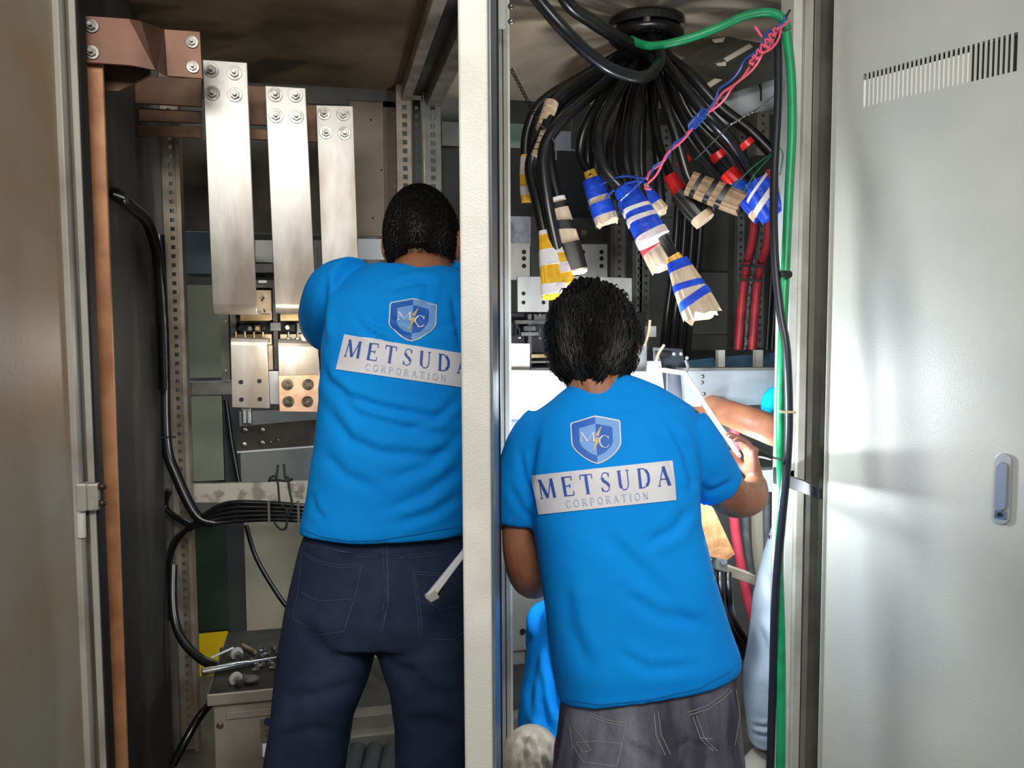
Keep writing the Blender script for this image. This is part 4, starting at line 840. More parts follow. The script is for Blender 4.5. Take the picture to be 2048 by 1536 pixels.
def hand(mb, w_, d, side, pn, s=1.0, curl=.9, grip=0):
    """palm plus five jointed fingers; d = direction of the fingers, pn = direction the palm faces, side = towards the thumb"""
    d = V(d).normalized(); pn = (V(pn)-d*V(pn).dot(d)).normalized(); sd = (V(side)-d*V(side).dot(d)-pn*V(side).dot(pn)).normalized()
    rings = []
    for t, wd, th in ((-.012, .026, .020), (.01, .031, .020), (.045, .040, .017), (.075, .041, .014), (.088, .038, .011)):
        c = w_+d*t*s; rings.append([c+sd*math.cos(a)*wd*s+pn*math.sin(a)*th*s for a in [2*math.pi*j/16 for j in range(16)]])
    mb.loft(rings)
    for i, (o, L_, r_) in enumerate(((.0325, .070, .0080), (.0112, .078, .0084), (-.0102, .072, .0080), (-.0305, .058, .0072))):
        p = w_+(d*.080+sd*o)*s; pts = [p-d*.02*s, p]; ang = 0; mb.ell(p-pn*.005*s, .0105*s, .0105*s, .0105*s, nu=10, nv=7)
        for k, fr in enumerate((.45, .30, .25)):
            ang += curl*(.55 if k == 0 else .75)+.06*i; p = p+(d*math.cos(ang)+pn*math.sin(ang))*L_*fr*s; pts.append(p)
        mb.tube(pts, [r_*s*1.05, r_*s*1.05, r_*s, r_*s*.92, r_*s*.8], 10, 4, True)
    p = w_+(d*.022+sd*.026)*s
    mb.tube([p, p+(d*.028+sd*.022+pn*.010)*s, p+(d*.052+sd*.024+pn*.026)*s, p+(d*.068+sd*.016+pn*.038)*s], [.0125*s, .0115*s, .0100*s, .0085*s], 10, 4, True)
def hairmesh(c, f, u, rad, label_parent, low, n, ln, seed, fluff=0, wid=.0022, shell=.006, hl=None):
    random.seed(seed); f = V(f).normalized(); r_ = f.cross(V(u)).normalized(); u = r_.cross(f).normalized()
    mb = MB(); nu, nv = 44, 26; vs = []; keep = {}
    def inside(q):      # hairline: face side and below the nape are bare
        if q.y > .45 and q.z < .45: return False
        if q.y > -.05 and q.z < -.12+.25*max(q.y, 0): return False
        return q.z > low-.12*abs(q.x)
    def sp(q): 
        nz = noise.noise(V((q.x*3+seed, q.y*3, q.z*3)))*fluff+noise.noise(V((q.x*9+seed, q.y*9, q.z*7)))*fluff*.35
        k = 1+shell/.09+nz
        kk = V((q.x*rad[0]*k, q.y*rad[1]*k, q.z*rad[2]*k)); return c+r_*kk.x+f*kk.y+u*kk.z
    rings = []
    for i in range(nv+1):
        th = math.pi*(i+.02)/(nv+.04)
        for j in range(nu):
            ph = 2*math.pi*j/nu; q = V((math.sin(th)*math.cos(ph), math.sin(th)*math.sin(ph), math.cos(th)))
            if not inside(q): q = q*.93 if inside(q) is False else q; vs.append(c+r_*q.x*rad[0]*.93+f*q.y*rad[1]*.93+u*q.z*rad[2]*.93); continue
            keep[i, j] = 1; vs.append(sp(q))
    fs = []
    for i in range(nv):
        for j in range(nu):
            k = (j+1) % nu
            if sum(((a, b) in keep) for a, b in ((i, j), (i, k), (i+1, j), (i+1, k))) >= 1: fs.append((i*nu+j, i*nu+k, (i+1)*nu+k, (i+1)*nu+j))
    mb.add(vs, fs)
    cr = V((.1, .40, .92)).normalized(); m_ = 0
    while m_ < n:
        q = V((random.gauss(0, 1), random.gauss(0, 1), random.gauss(0, 1))).normalized()
        if not inside(q): continue
        m_ += 1
        p = sp(q); nw = (r_*q.x+f*q.y+u*q.z).normalized(); t = q-cr; t = (r_*t.x+f*t.y+u*t.z); t = (t-nw*t.dot(nw))
        t = t.normalized() if t.length > 1e-4 else r_
        t = (t+r_*random.uniform(-.35, .35)+u*random.uniform(-.25, .1)).normalized(); L_ = ln*random.uniform(.6, 1.15); sdv = t.cross(nw).normalized()
        lift = random.uniform(.1, .45) if fluff else .8
        p0 = p-nw*.003; p1 = p+t*L_*.45+nw*L_*lift*.45; p2 = p+t*L_*.95+nw*L_*lift*.45-nw*L_*(.18 if fluff else 0)-UP*L_*.12
        wv = wid*random.uniform(.7, 1.3)
        mb.add([p0-sdv*wv, p0+sdv*wv, p0+nw*wv*.8, p1-sdv*wv*.8, p1+sdv*wv*.8, p1+nw*wv*.6, p2], [(0, 1, 4, 3), (1, 2, 5, 4), (2, 0, 3, 5), (3, 4, 6), (4, 5, 6), (5, 3, 6)])
    o = mb.build('hair', hairm, label_parent, True); return o
def eyes(L, parent):
    for sx in (-1, 1): MB().ell(L(sx*.031, .078, .010), .011, .011, .011).build('eye', M('eye_white', (225, 222, 216), rough=.2), parent, True)
def shoes(parent, feet, mt, fw):
    for p in feet:
        p = V(p); f = V(fw).normalized(); s_ = f.cross(UP); rings = []
        for t, wd, h in ((-.10, .026, .05), (-.07, .038, .085), (.0, .042, .075), (.08, .046, .05), (.14, .042, .038), (.17, .024, .028)):
            c = V((p.x, p.y, 0))+f*t; rings.append([c+s_*math.cos(a)*wd+UP*max(.002, h/2+math.sin(a)*h/2) for a in [2*math.pi*j/16 for j in range(16)]])
        MB().loft(rings).build('shoe', mt, parent, True)

# printed back: shield emblem and name banner, laid on the cloth
GL = {'M': (1.15, [([(.04, 0), (.12, 1)], .03), ([(.12, 1), (.55, .02)], .15), ([(.55, 0), (1.0, 1)], .035), ([(1.0, 1), (1.06, 0)], .15), ([(-.05, .0), (.14, .0)], .035), ([(.96, 0), (1.16, 0)], .035), ([(.02, 1), (.14, 1)], .035), ([(1.0, 1), (1.12, 1)], .035)]),
      'E': (.85, [([(.15, 0), (.15, 1)], .15), ([(.02, 1), (.78, 1)], .035), ([(.02, 0), (.82, 0)], .035), ([(.15, .52), (.6, .52)], .035), ([(.78, 1), (.78, .8)], .04), ([(.82, 0), (.82, .22)], .04), ([(.6, .42), (.6, .62)], .035)]),
      'T': (.9, [([(.45, 0), (.45, 1)], .15), ([(0, 1), (.9, 1)], .035), ([(0, 1), (0, .78)], .04), ([(.9, 1), (.9, .78)], .04), ([(.3, 0), (.6, 0)], .035)]),
      'S': (.75, [([(.68, .78), (.62, .94), (.45, 1), (.25, .97), (.14, .82), (.16, .68)], .05), ([(.16, .74), (.26, .58), (.52, .44), (.66, .28)], .15), ([(.66, .32), (.62, .1), (.42, 0), (.2, .04), (.08, .22)], .05), ([(.68, .98), (.68, .76)], .035), ([(.08, .02), (.08, .25)], .035)]),
      'U': (.95, [([(.16, 1), (.16, .3), (.22, .12)], .15), ([(.2, .14), (.36, .01), (.58, .01), (.74, .12), (.8, .3), (.8, 1)], .035), ([(.02, 1), (.3, 1)], .035), ([(.68, 1), (.92, 1)], .035)]),
      'D': (.95, [([(.16, 0), (.16, 1)], .14), ([(.02, 1), (.45, 1), (.7, .9)], .035), ([(.02, 0), (.45, 0), (.7, .1)], .035), ([(.66, .92), (.84, .7), (.86, .5), (.84, .3), (.66, .08)], .14)]),
      'A': (.95, [([(.08, 0), (.48, 1)], .035), ([(.46, 1), (.86, 0)], .15), ([(.2, .34), (.72, .34)], .035), ([(-.02, 0), (.2, 0)], .035), ([(.74, 0), (.98, 0)], .035)]),
      'C': (.9, [([(.84, .72), (.74, .92), (.5, 1), (.3, .95)], .04), ([(.34, .97), (.12, .75), (.08, .5), (.12, .25), (.34, .03)], .13), ([(.3, .05), (.5, 0), (.74, .06), (.86, .25)], .04), ([(.84, .95), (.84, .7)], .035)]),
      'O': (1.0, [([(.5, 1), (.25, .94), (.1, .7), (.08, .5), (.1, .3), (.25, .06), (.5, 0)], .1), ([(.5, 0), (.75, .06), (.9, .3), (.92, .5), (.9, .7), (.75, .94), (.5, 1)], .1)]),
      'R': (.9, [([(.16, 0), (.16, 1)], .14), ([(.02, 1), (.5, 1), (.72, .9), (.74, .66), (.5, .52), (.16, .52)], .07), ([(.45, .52), (.84, 0)], .13), ([(.02, 0), (.3, 0)], .035)]),
      'P': (.85, [([(.16, 0), (.16, 1)], .14), ([(.02, 1), (.5, 1), (.74, .88), (.74, .62), (.5, .46), (.16, .46)], .07), ([(.02, 0), (.3, 0)], .035)]),
      'I': (.4, [([(.2, 0), (.2, 1)], .15), ([(.05, 1), (.35, 1)], .035), ([(.05, 0), (.35, 0)], .035)]),
      'N': (1.0, [([(.12, 0), (.12, 1)], .035), ([(.12, 1), (.85, 0)], .15), ([(.85, 0), (.85, 1)], .035), ([(0, 0), (.25, 0)], .035), ([(.72, 1), (.98, 1)], .035)])}
def bil(q):
    (a, b, c, e) = [np.array(k, float) for k in q]     # tl tr br bl
    return lambda u, v: tuple(((a*(1-u)+b*u)*(1-v)+(e*(1-u)+c*u)*v))
def word(dr, mb, fn, txt, u0, u1, v0, v1, hpx, wpx, thick=1.0, off=.0035):
    """letters between u0..u1 (letter gaps included); v0 top, v1 bottom"""
    tot = sum(GL[c][0] for c in txt); gap = .62; total = tot+gap*(len(txt)-1); x = 0; k = (u1-u0)/total
    for c in txt:
        a, st_ = GL[c]
        for pl, wd in st_:
            wd = max(wd*thick, .05); dr.ribbon(mb, [fn(u0+(x+p[0])*k, v1+(v0-v1)*p[1]) for p in pl], wd*hpx, off, 4)
        x += a+gap
def emblem(dr, fn, parent):
    """fn maps the unit square (u right, v down) to pixels"""
    sh = [(.5, 0), (.98, .10), (1.0, .12), (.99, .55), (.90, .75), (.72, .9), (.5, 1.0), (.28, .9), (.1, .75), (.01, .55), (.0, .14), (.02, .12)]
    def halfw(v, s):                        # half width of the shield at height v
        if v < .12: return (.25+v*2.08)*.5/.5*s if s < 2 else 0
        if v < .55: return .5
        return .5*math.sqrt(max(0, 1-((v-.55)/.45)**1.7))
    def hw(v): return (0.5 if .12 <= v <= .55 else (.02+.48*(v/.12) if v < .12 else .5*(max(0, 1-((v-.55)/.45)**1.6))**.75))
    def region(name, mt, sc, off, half):
        mb = MB()
        def g(u, v):
            w_ = hw(v); x = .5+(w_*sc)*(u if half > 0 else -u); return fn(x, .5+(v-.5)*sc)
        dr.sheet(mb, g, 10, 26, off); return mb.build(name, mt, parent)
    W_, A_, B_ = white, lblue, mblue
    region('emblem_border', W_, 1.06, .0022, 1); region('emblem_border', W_, 1.06, .0022, -1)
    region('emblem_field', A_, 1.0, .0030, 1); region('emblem_field', B_, 1.0, .0030, -1)
    region('emblem_inner', B_, .70, .0038, 1); region('emblem_inner', A_, .70, .0038, -1)
    mb = MB(); dr.ribbon(mb, [fn(.62, .22), fn(.52, .42)], [1.5, 7], .0052, 2); dr.ribbon(mb, [fn(.40, .52), fn(.57, .50)], [1, 8], .0052, 2); dr.ribbon(mb, [fn(.55, .46), fn(.42, .76)], [9, 1], .0052, 2); mb.build('lightning_bolt', gold, parent)
    mb = MB(); h = .26
    for c, u0, v0, wd, hh in (('M', .17, .34, .27, .20), ('C', .55, .42, .24, .26)):
        for pl, ww in GL[c][1]: dr.ribbon(mb, [fn(u0+p[0]*wd, v0+hh*(1-p[1])) for p in pl], max(ww, .06)*20, .0060, 2)
    mb.build('emblem_letters', white, parent)
def printed(sh, bq, eq):
    dr = Drape(sh); fn = bil(bq); mb = MB(); dr.sheet(mb, fn, 60, 16, .0025); bn = mb.build('printed_banner', white, sh)
    hp = math.hypot(bq[0][0]-bq[3][0], bq[0][1]-bq[3][1])
    mb = MB(); word(dr, mb, fn, 'METSUDA', .045, .965, .13, .60, hp*.47, 1, off=.0042); mb.build('company_name', textb, bn)
    mb = MB(); word(dr, mb, fn, 'CORPORATION', .21, .80, .72, .90, hp*.18, 1, 1.0, .0042); mb.build('company_subtitle', textg, bn)
    emblem(dr, bil(eq), sh); return dr

# ---------------------------------------------------------------- left worker, standing
p1 = thing('person', 'person in a blue printed t-shirt and navy trousers leaning into the left bay', 'person')
mb = MB()
hc = D(846, 490, 1.77); hf = (HF*1.0+HR*.12-UP*.22).normalized(); hu = (UP+HF*.30-HR*.05).normalized()
L1 = head(mb, hc, hf, hu, .95)
mb.tube([D(846, 520, 1.765), D(842, 570, 1.72), D(832, 630, 1.71)], [.062, .064, .06], 18, 4, True)
sections(mb, [(575, 740, 890, 1.71, .05), (640, 675, 928, 1.70, .095), (800, 660, 935, 1.69, .11), (1000, 640, 922, 1.70, .115), (1120, 630, 912, 1.72, .10), (1220, 612, 915, 1.72, .10)])
arm(mb, [D(725, 600, 1.71), D(680, 610, 1.78), D(662, 650, 1.90), D(640, 655, 2.04), D(622, 648, 2.13)], [.045, .045, .042, .034, .026])
hand(mb, D(620, 646, 2.14), HF*.8-HR*.3-UP*.1, UP, HR, curl=.8)
arm(mb, [D(890, 610, 1.71), D(918, 650, 1.85), D(905, 700, 1.98), D(880, 690, 2.14), D(870, 680, 2.22)], [.045, .045, .042, .035, .027])
hand(mb, D(868, 678, 2.23), HF*.8-HR*.3, UP, -HR, curl=.8)
for xs, fx in ((-1, 0), (1, 0)):
    if xs < 0: arm(mb, [D(690, 1200, 1.72), D(650, 1350, 1.72), D(618, 1500, 1.74), D(600, 1700, 1.77), D(590, 1860, 1.80)], [.085, .07, .052, .045, .036])
    else: arm(mb, [D(850, 1200, 1.72), D(862, 1350, 1.72), D(868, 1500, 1.74), D(862, 1700, 1.77), D(858, 1860, 1.80)], [.085, .07, .052, .045, .036])
b1 = remeshed(mb, 'body', skin, .005, 2, p1)
eyes(L1, p1)
hairmesh(hc+hu*.012-hf*.008, hf, hu, (.076, .097, .110), p1, -.42, 5600, .007, 3, 0, .0011, .004)
mb = MB()
sections(mb, [(532, 742, 915, 1.735, .062, -.006), (552, 700, 938, 1.725, .080), (590, 660, 948, 1.715, .105), (660, 648, 952, 1.70, .125), (760, 645, 952, 1.69, .132), (880, 634, 950, 1.69, .134), (1000, 615, 944, 1.70, .14), (1040, 606, 942, 1.705, .145, 0, -.008), (1062, 602, 941, 1.71, .147, 0, -.012)])
mb.tube([D(715, 578, 1.72), D(680, 590, 1.76), D(664, 628, 1.84), D(662, 652, 1.90)], [.070, .074, .072, .068], 24, 5)
mb.tube([D(900, 580, 1.72), D(926, 620, 1.80), D(922, 665, 1.90)], [.07, .072, .07], 24, 5)
t1 = remeshed(mb, 'shirt', shirt, .0065, 5, p1)
wrinkle(t1, [([(702, 622), (752, 648), (800, 660), (860, 668), (925, 662)], 6, .005), ([(705, 632), (735, 664), (775, 684)], 6, .006), ([(770, 578), (800, 572), (842, 560), (862, 566), (850, 602), (836, 626)], 7, .006),
    ([(640, 715), (655, 760), (700, 795), (760, 815), (830, 828), (920, 838)], 8, .007), ([(660, 780), (720, 830), (820, 858), (925, 872)], 8, .005), ([(640, 800), (700, 880), (760, 905), (850, 912), (930, 905)], 10, .006), ([(925, 790), (870, 840), (800, 860)], 8, .005),
    ([(930, 860), (860, 930), (780, 960)], 10, .006), ([(930, 930), (850, 990), (770, 1020)], 9, .005), ([(640, 900), (690, 950), (760, 980)], 11, .004), ([(622, 985), (630, 1020), (650, 1040)], 6, .003), ([(925, 990), (860, 1030), (790, 1048)], 8, .005), ([(905, 590), (915, 640), (925, 700)], 6, .006),
    ([(652, 560), (644, 620), (646, 690)], 7, .008), ([(930, 640), (860, 660), (800, 640)], 7, .004)], 1, .003)
dr1 = printed(t1, [(690, 669), (942, 710), (944, 778), (673, 739)], [(783, 598), (871, 602), (868, 682), (778, 680)])
# collar and hem
mb = MB(); dr1.ribbon(mb, [(603, 1056), (640, 1072), (700, 1081), (760, 1079), (850, 1064), (928, 1050)], 1.2, .003); mb.build('hem_seam', M('shirt_seam', (0, 104, 170), rough=.85), t1)
mb = MB()
sections(mb, [(1010, 628, 922, 1.71, .122), (1050, 616, 930, 1.715, .124), (1090, 600, 938, 1.72, .125), (1150, 586, 941, 1.72, .135), (1210, 574, 944, 1.715, .14), (1260, 568, 946, 1.72, .13)])
mb.loft([ring((a+b)/2, d, y, (b-a)/2, rd) for y, a, b, d, rd in ((1200, 576, 765, 1.72, .12), (1290, 561, 752, 1.72, .118), (1370, 553, 733, 1.72, .11), (1440, 546, 705, 1.73, .098), (1536, 529, 690, 1.75, .092), (1640, 525, 672, 1.76, .085), (1760, 530, 660, 1.78, .08), (1880, 530, 655, 1.80, .075), (1925, 530, 655, 1.80, .075))])
mb.loft([ring((a+b)/2, d, y, (b-a)/2, rd) for y, a, b, d, rd in ((1200, 750, 944, 1.72, .12), (1290, 756, 946, 1.72, .118), (1370, 782, 948, 1.72, .11), (1440, 790, 946, 1.73, .098), (1536, 791, 938, 1.75, .092), (1640, 795, 930, 1.76, .085), (1760, 795, 925, 1.78, .08), (1880, 795, 920, 1.80, .075), (1925, 795, 920, 1.80, .075))])
j1 = remeshed(mb, 'trousers', navy, .0065, 5, p1)
wrinkle(j1, [([(600, 1240), (650, 1300), (700, 1330)], 12, .004), ([(560, 1400), (640, 1390), (730, 1360)], 12, .004), ([(790, 1330), (860, 1380), (930, 1400)], 14, .005), ([(755, 1300), (800, 1340), (850, 1340)], 10, .004), ([(545, 1480), (620, 1460), (690, 1465)], 12, .004), ([(800, 1450), (870, 1440), (930, 1470)], 12, .004), ([(770, 1100), (772, 1190), (755, 1270)], 3, .003), ([(610, 1092), (680, 1108), (768, 1115), (850, 1108), (928, 1090)], 3, .002)], 9, .003)
dj = Drape(j1)
for nm, pls in (('pocket_stitching', ([(608, 1104), (640, 1122), (680, 1130), (724, 1128), (712, 1190), (688, 1262), (636, 1270)], [(606, 1108), (598, 1180), (588, 1238), (622, 1256)], [(609, 1110), (640, 1127), (680, 1135), (721, 1133)], [(604, 1186), (640, 1202), (706, 1198)])),
        ('pocket_stitching', ([(824, 1143), (880, 1147), (928, 1138)], [(824, 1143), (834, 1210), (838, 1276), (905, 1280), (926, 1264)], [(829, 1148), (840, 1212), (843, 1272)], [(830, 1195), (880, 1218), (928, 1212)], [(824, 1148), (880, 1152), (928, 1143)])),
        ('seat_seam', ([(764, 1084), (768, 1150), (770, 1200), (760, 1262)], [(773, 1084), (776, 1150), (776, 1205), (764, 1264)])),
        ('waistband_seam', ([(612, 1086), (680, 1102), (768, 1112), (850, 1108), (928, 1090)], [(612, 1090), (680, 1107), (768, 1117), (850, 1113), (928, 1096)]))):
    mb = MB()
    for pl in pls: dj.ribbon(mb, pl, 1.5, .002, 5)
    mb.build(nm, navys, j1)
mb = MB(); dj.ribbon(mb, [(846, 1062), (880, 1060), (905, 1054)], 6, .002, 5); mb.build('undershirt_edge', beige, j1)
shoes(p1, [D(592, 1900, 1.80), D(858, 1900, 1.80)], sole, HF)

# ---------------------------------------------------------------- right worker
p2 = thing('person', 'person with bushy black hair, blue printed t-shirt and washed dark jeans at right bay', 'person')
mb = MB()
hc = D(1186, 690, 1.64); hf = (HF*1.0+HR*.10-UP*.30).normalized(); hu = (UP+HF*.32).normalized()
L2 = head(mb, hc, hf, hu, 1.0)
mb.tube([D(1192, 730, 1.63), D(1194, 775, 1.60), D(1200, 830, 1.60)], [.056, .058, .07], 18, 4, True)
sections(mb, [(800, 1130, 1300, 1.61, .06), (880, 1095, 1365, 1.60, .08), (1000, 1085, 1375, 1.59, .10), (1200, 1110, 1425, 1.59, .105), (1400, 1150, 1445, 1.60, .10), (1480, 1150, 1440, 1.61, .11)])
arm(mb, [D(1100, 890, 1.61), D(1058, 950, 1.62), D(1036, 1050, 1.62), D(1046, 1125, 1.64), D(1064, 1160, 1.70), D(1090, 1150, 1.80), D(1120, 1120, 1.90)], [.040, .040, .032, .037, .038, .034, .026])
hand(mb, D(1124, 1116, 1.92), HF*.9+HR*.2+UP*.2, UP, HR, curl=.7)
arm(mb, [D(1350, 880, 1.60), D(1400, 925, 1.62), D(1440, 970, 1.65), D(1470, 996, 1.69), D(1502, 994, 1.73), D(1511, 968, 1.79)], [.042, .044, .044, .041, .035, .025])
hand(mb, D(1512, 966, 1.79), UP*.92-HR*.12+HF*.30, HF*.9-UP*.3-HR*.3, -HR, .84, curl=.50)
arm(mb, [D(1200, 1440, 1.61), D(1185, 1600, 1.56), D(1190, 1760, 1.58), D(1200, 2050, 1.66)], [.08, .062, .048, .036])
arm(mb, [D(1390, 1440, 1.61), D(1410, 1600, 1.56), D(1410, 1760, 1.58), D(1400, 2050, 1.66)], [.08, .062, .048, .036])
b2 = remeshed(mb, 'body', skin, .0033, 2, p2)
eyes(L2, p2)
hairmesh(hc+hu*.010-hf*.006, hf, hu, (.077, .100, .100), p2, -.86, 4800, .034, 17, .13, .0026, .012)
mb = MB()
sections(mb, [(764, 1140, 1258, 1.625, .060, .006, -.022), (784, 1112, 1320, 1.615, .07, .006, -.02), (818, 1072, 1385, 1.60, .09, .004), (860, 1055, 1402, 1.60, .105), (930, 1056, 1396, 1.59, .115), (1040, 1063, 1398, 1.585, .12), (1150, 1080, 1428, 1.58, .125), (1250, 1095, 1458, 1.585, .13), (1310, 1103, 1476, 1.59, .135, .008, -.01), (1352, 1112, 1478, 1.60, .137, .024, -.025), (1370, 1118, 1470, 1.60, .137, .030, -.03)])
mb.tube([D(1098, 860, 1.605), D(1062, 900, 1.61), D(1040, 970, 1.61), D(1033, 1046, 1.615)], [.058, .054, .050, .042], 24, 6)
mb.tube([D(1360, 862, 1.60), D(1392, 905, 1.61), D(1418, 945, 1.64), D(1436, 968, 1.66)], [.060, .060, .058, .056], 24, 6)
t2 = remeshed(mb, 'shirt', shirt, .0065, 5, p2)
wrinkle(t2, [([(1078, 860), (1064, 940), (1066, 1040)], 6, .004), ([(1040, 900), (1050, 960), (1070, 1010)], 6, .005), ([(1020, 970), (1040, 1010), (1060, 1035)], 6, .004), ([(1330, 830), (1370, 900), (1385, 960), (1380, 985)], 8, .006), ([(1200, 1060), (1260, 1120), (1330, 1190), (1400, 1280)], 14, .004), ([(1130, 1160), (1140, 1250), (1180, 1340)], 14, .004),
    ([(1150, 810), (1220, 820), (1290, 812)], 8, .003), ([(1230, 1300), (1300, 1340), (1400, 1330)], 10, .003), ([(1390, 960), (1420, 985), (1470, 960)], 6, .004), ([(1385, 1010), (1350, 1060), (1290, 1090)], 10, .005), ([(1300, 860), (1340, 920), (1365, 1000)], 9, .004), ([(1240, 1180), (1320, 1230), (1420, 1250)], 12, .004)], 21, .0028)
dr2 = printed(t2, [(1064, 951), (1345, 921), (1351, 1000), (1079, 1029)], [(1143, 838), (1237, 832), (1242, 926), (1148, 926)])
mb = MB(); dr2.ribbon(mb, [(1135, 1398), (1200, 1408), (1300, 1398), (1400, 1374), (1462, 1340)], 1.2, .003); mb.build('hem_seam', M('shirt_seam', (0, 0, 0)), t2)
mb = MB()
sections(mb, [(1310, 1116, 1462, 1.60, .122, .01), (1370, 1122, 1470, 1.605, .124, .02), (1440, 1116, 1476, 1.605, .13), (1500, 1110, 1482, 1.60, .14), (1560, 1106, 1486, 1.60, .135)])
mb.loft([ring((a+b)/2, d, y, (b-a)/2, rd) for y, a, b, d, rd in ((1500, 1110, 1300, 1.60, .12), (1600, 1100, 1290, 1.56, .115), (1760, 1120, 1270, 1.57, .10), (1900, 1135, 1270, 1.60, .085), (2060, 1145, 1260, 1.66, .075))])
mb.loft([ring((a+b)/2, d, y, (b-a)/2, rd) for y, a, b, d, rd in ((1500, 1290, 1482, 1.60, .12), (1600, 1300, 1490, 1.56, .115), (1760, 1325, 1480, 1.57, .10), (1900, 1335, 1470, 1.60, .085), (2060, 1345, 1460, 1.66, .075))])
j2 = remeshed(mb, 'jeans', gdenim, .0065, 5, p2)
wrinkle(j2, [([(1345, 1500), (1380, 1485), (1440, 1500)], 6, .004), ([(1240, 1480), (1290, 1505), (1330, 1530)], 7, .004)], 31, .003)
dj = Drape(j2)
for nm, pls in (('pocket_stitching', ([(1176, 1430), (1210, 1444), (1246, 1451)], [(1182, 1426), (1212, 1439), (1250, 1446)], [(1140, 1452), (1146, 1490), (1168, 1524), (1234, 1532), (1250, 1460), (1254, 1430)], [(1146, 1450), (1184, 1500), (1166, 1504), (1154, 1484), (1200, 1482), (1244, 1487)])),
        ('pocket_stitching', ([(1385, 1432), (1400, 1476), (1426, 1502)], [(1392, 1430), (1408, 1476), (1434, 1502)], [(1400, 1475), (1424, 1478)], [(1470, 1378), (1478, 1430), (1468, 1490)])),
        ('seat_seam', ([(1308, 1424), (1312, 1470), (1330, 1510)], [(1316, 1422), (1322, 1468), (1340, 1508)])), ('waistband_seam', ([(1374, 1424), (1410, 1412), (1440, 1392), (1456, 1376)], [(1376, 1430), (1414, 1418), (1444, 1398), (1462, 1380)]))):
    mb = MB()
    for pl in pls: dj.ribbon(mb, pl, 1.6, .002, 5)
    mb.build(nm, gst, j2)
shoes(p2, [D(1202, 2080, 1.66), D(1400, 2080, 1.66)], sole, HF)
cable('thin magenta cord hanging at the right worker\'s left hip', [(1122, 1455, 1.72), (1113, 1480, 1.72), (1110, 1510, 1.72), (1114, 1560, 1.72), (1118, 1640, 1.72)], .003, M('magenta_cord', (180, 70, 130), rough=.5), 'cord', name='cord')

# ---------------------------------------------------------------- crouching worker behind
p4 = thing('person', 'person in a blue t-shirt and beige trousers crouching behind the right worker', 'person')
mb = MB()
hc = D(1215, 1085, 2.26); hf = (HF*.8+HR*.5-UP*.3).normalized(); L4 = head(mb, hc, hf, (UP+HF*.3).normalized(), 1.0)
mb.tube([hc-UP*.06-HF*.02, D(1180, 1190, 2.2), D(1160, 1260, 2.18)], [.056, .06, .08], 16, 4, True)
sections(mb, [(1210, 1110, 1250, 2.18, .07), (1300, 1080, 1250, 2.18, .09), (1420, 1065, 1230, 2.16, .10), (1510, 1070, 1220, 2.15, .12)])
arm(mb, [D(1240, 1220, 2.2), D(1290, 1290, 2.3), D(1280, 1240, 2.45), D(1270, 1220, 2.52)], [.05, .045, .035, .027]); hand(mb, D(1269, 1218, 2.53), HF, UP, -HR)
arm(mb, [D(1125, 1250, 2.2), D(1108, 1310, 2.3), D(1130, 1290, 2.45), D(1140, 1280, 2.52)], [.04, .04, .035, .027]); hand(mb, D(1141, 1278, 2.53), HF, UP, HR)
arm(mb, [D(1120, 1530, 2.15), D(1040, 1480, 2.40), D(1050, 1680, 2.38)], [.09, .07, .04]); arm(mb, [D(1190, 1530, 2.15), D(1210, 1460, 2.45), D(1210, 1680, 2.40)], [.09, .07, .04])
remeshed(mb, 'body', skin, .006, 2, p4); eyes(L4, p4)
hairmesh(hc+UP*.01, hf, UP, (.082, .10, .118), p4, -.6, 900, .02, 5, .03, .0025, .006)
mb = MB()
sections(mb, [(1195, 1120, 1240, 2.18, .07), (1225, 1085, 1262, 2.18, .10), (1290, 1058, 1262, 2.17, .12), (1380, 1040, 1250, 2.14, .135), (1450, 1034, 1240, 2.12, .15), (1500, 1044, 1235, 2.10, .155, -.01), (1540, 1060, 1230, 2.10, .155, -.02)])
mb.tube([D(1105, 1240, 2.18), D(1098, 1290, 2.26)], [.07, .065], 20, 1); mb.tube([D(1245, 1235, 2.19), D(1270, 1280, 2.27)], [.07, .065], 20, 1)
t4 = remeshed(mb, 'shirt', shirt, .007, 5, p4)
wrinkle(t4, [([(1090, 1200), (1078, 1290), (1062, 1370), (1060, 1440)], 9, .010), ([(1095, 1210), (1095, 1300), (1110, 1400), (1130, 1450)], 9, .012), ([(1045, 1440), (1075, 1480), (1105, 1530)], 8, .010), ([(1080, 1330), (1084, 1400), (1100, 1470)], 8, .009)], 41, .004)
mb = MB()
sections(mb, [(1470, 1050, 1230, 2.14, .13), (1540, 1030, 1240, 2.12, .17), (1600, 1030, 1240, 2.12, .17)])
mb.tube([D(1090, 1540, 2.16), D(1050, 1500, 2.30), D(1040, 1490, 2.42), D(1045, 1600, 2.42), D(1052, 1690, 2.40)], [.11, .095, .08, .065, .05], 20, 5); mb.tube([D(1190, 1530, 2.15), D(1210, 1470, 2.45), D(1210, 1680, 2.40)], [.10, .085, .05], 20, 5)
mb.tube([D(1090, 1560, 2.12), D(1065, 1500, 1.98), D(1040, 1535, 1.94), D(1040, 1620, 1.96)], [.09, .06, .06, .06], 20, 5)
j4 = remeshed(mb, 'trousers', beige, .007, 4, p4)
wrinkle(j4, [([(1035, 1470), (1060, 1490), (1080, 1536)], 6, .008), ([(1040, 1455), (1070, 1470), (1095, 1510)], 6, .008), ([(1045, 1500), (1060, 1520), (1070, 1540)], 6, .006), ([(1100, 1455), (1070, 1452), (1036, 1500), (1034, 1540)], 5, .010), ([(1085, 1470), (1080, 1500), (1090, 1540)], 5, .010), ([(1052, 1462), (1046, 1500), (1052, 1540)], 5, .010)], 51, .004)
shoes(p4, [D(1052, 1690, 2.40), D(1210, 1690, 2.40)], sole, HF)
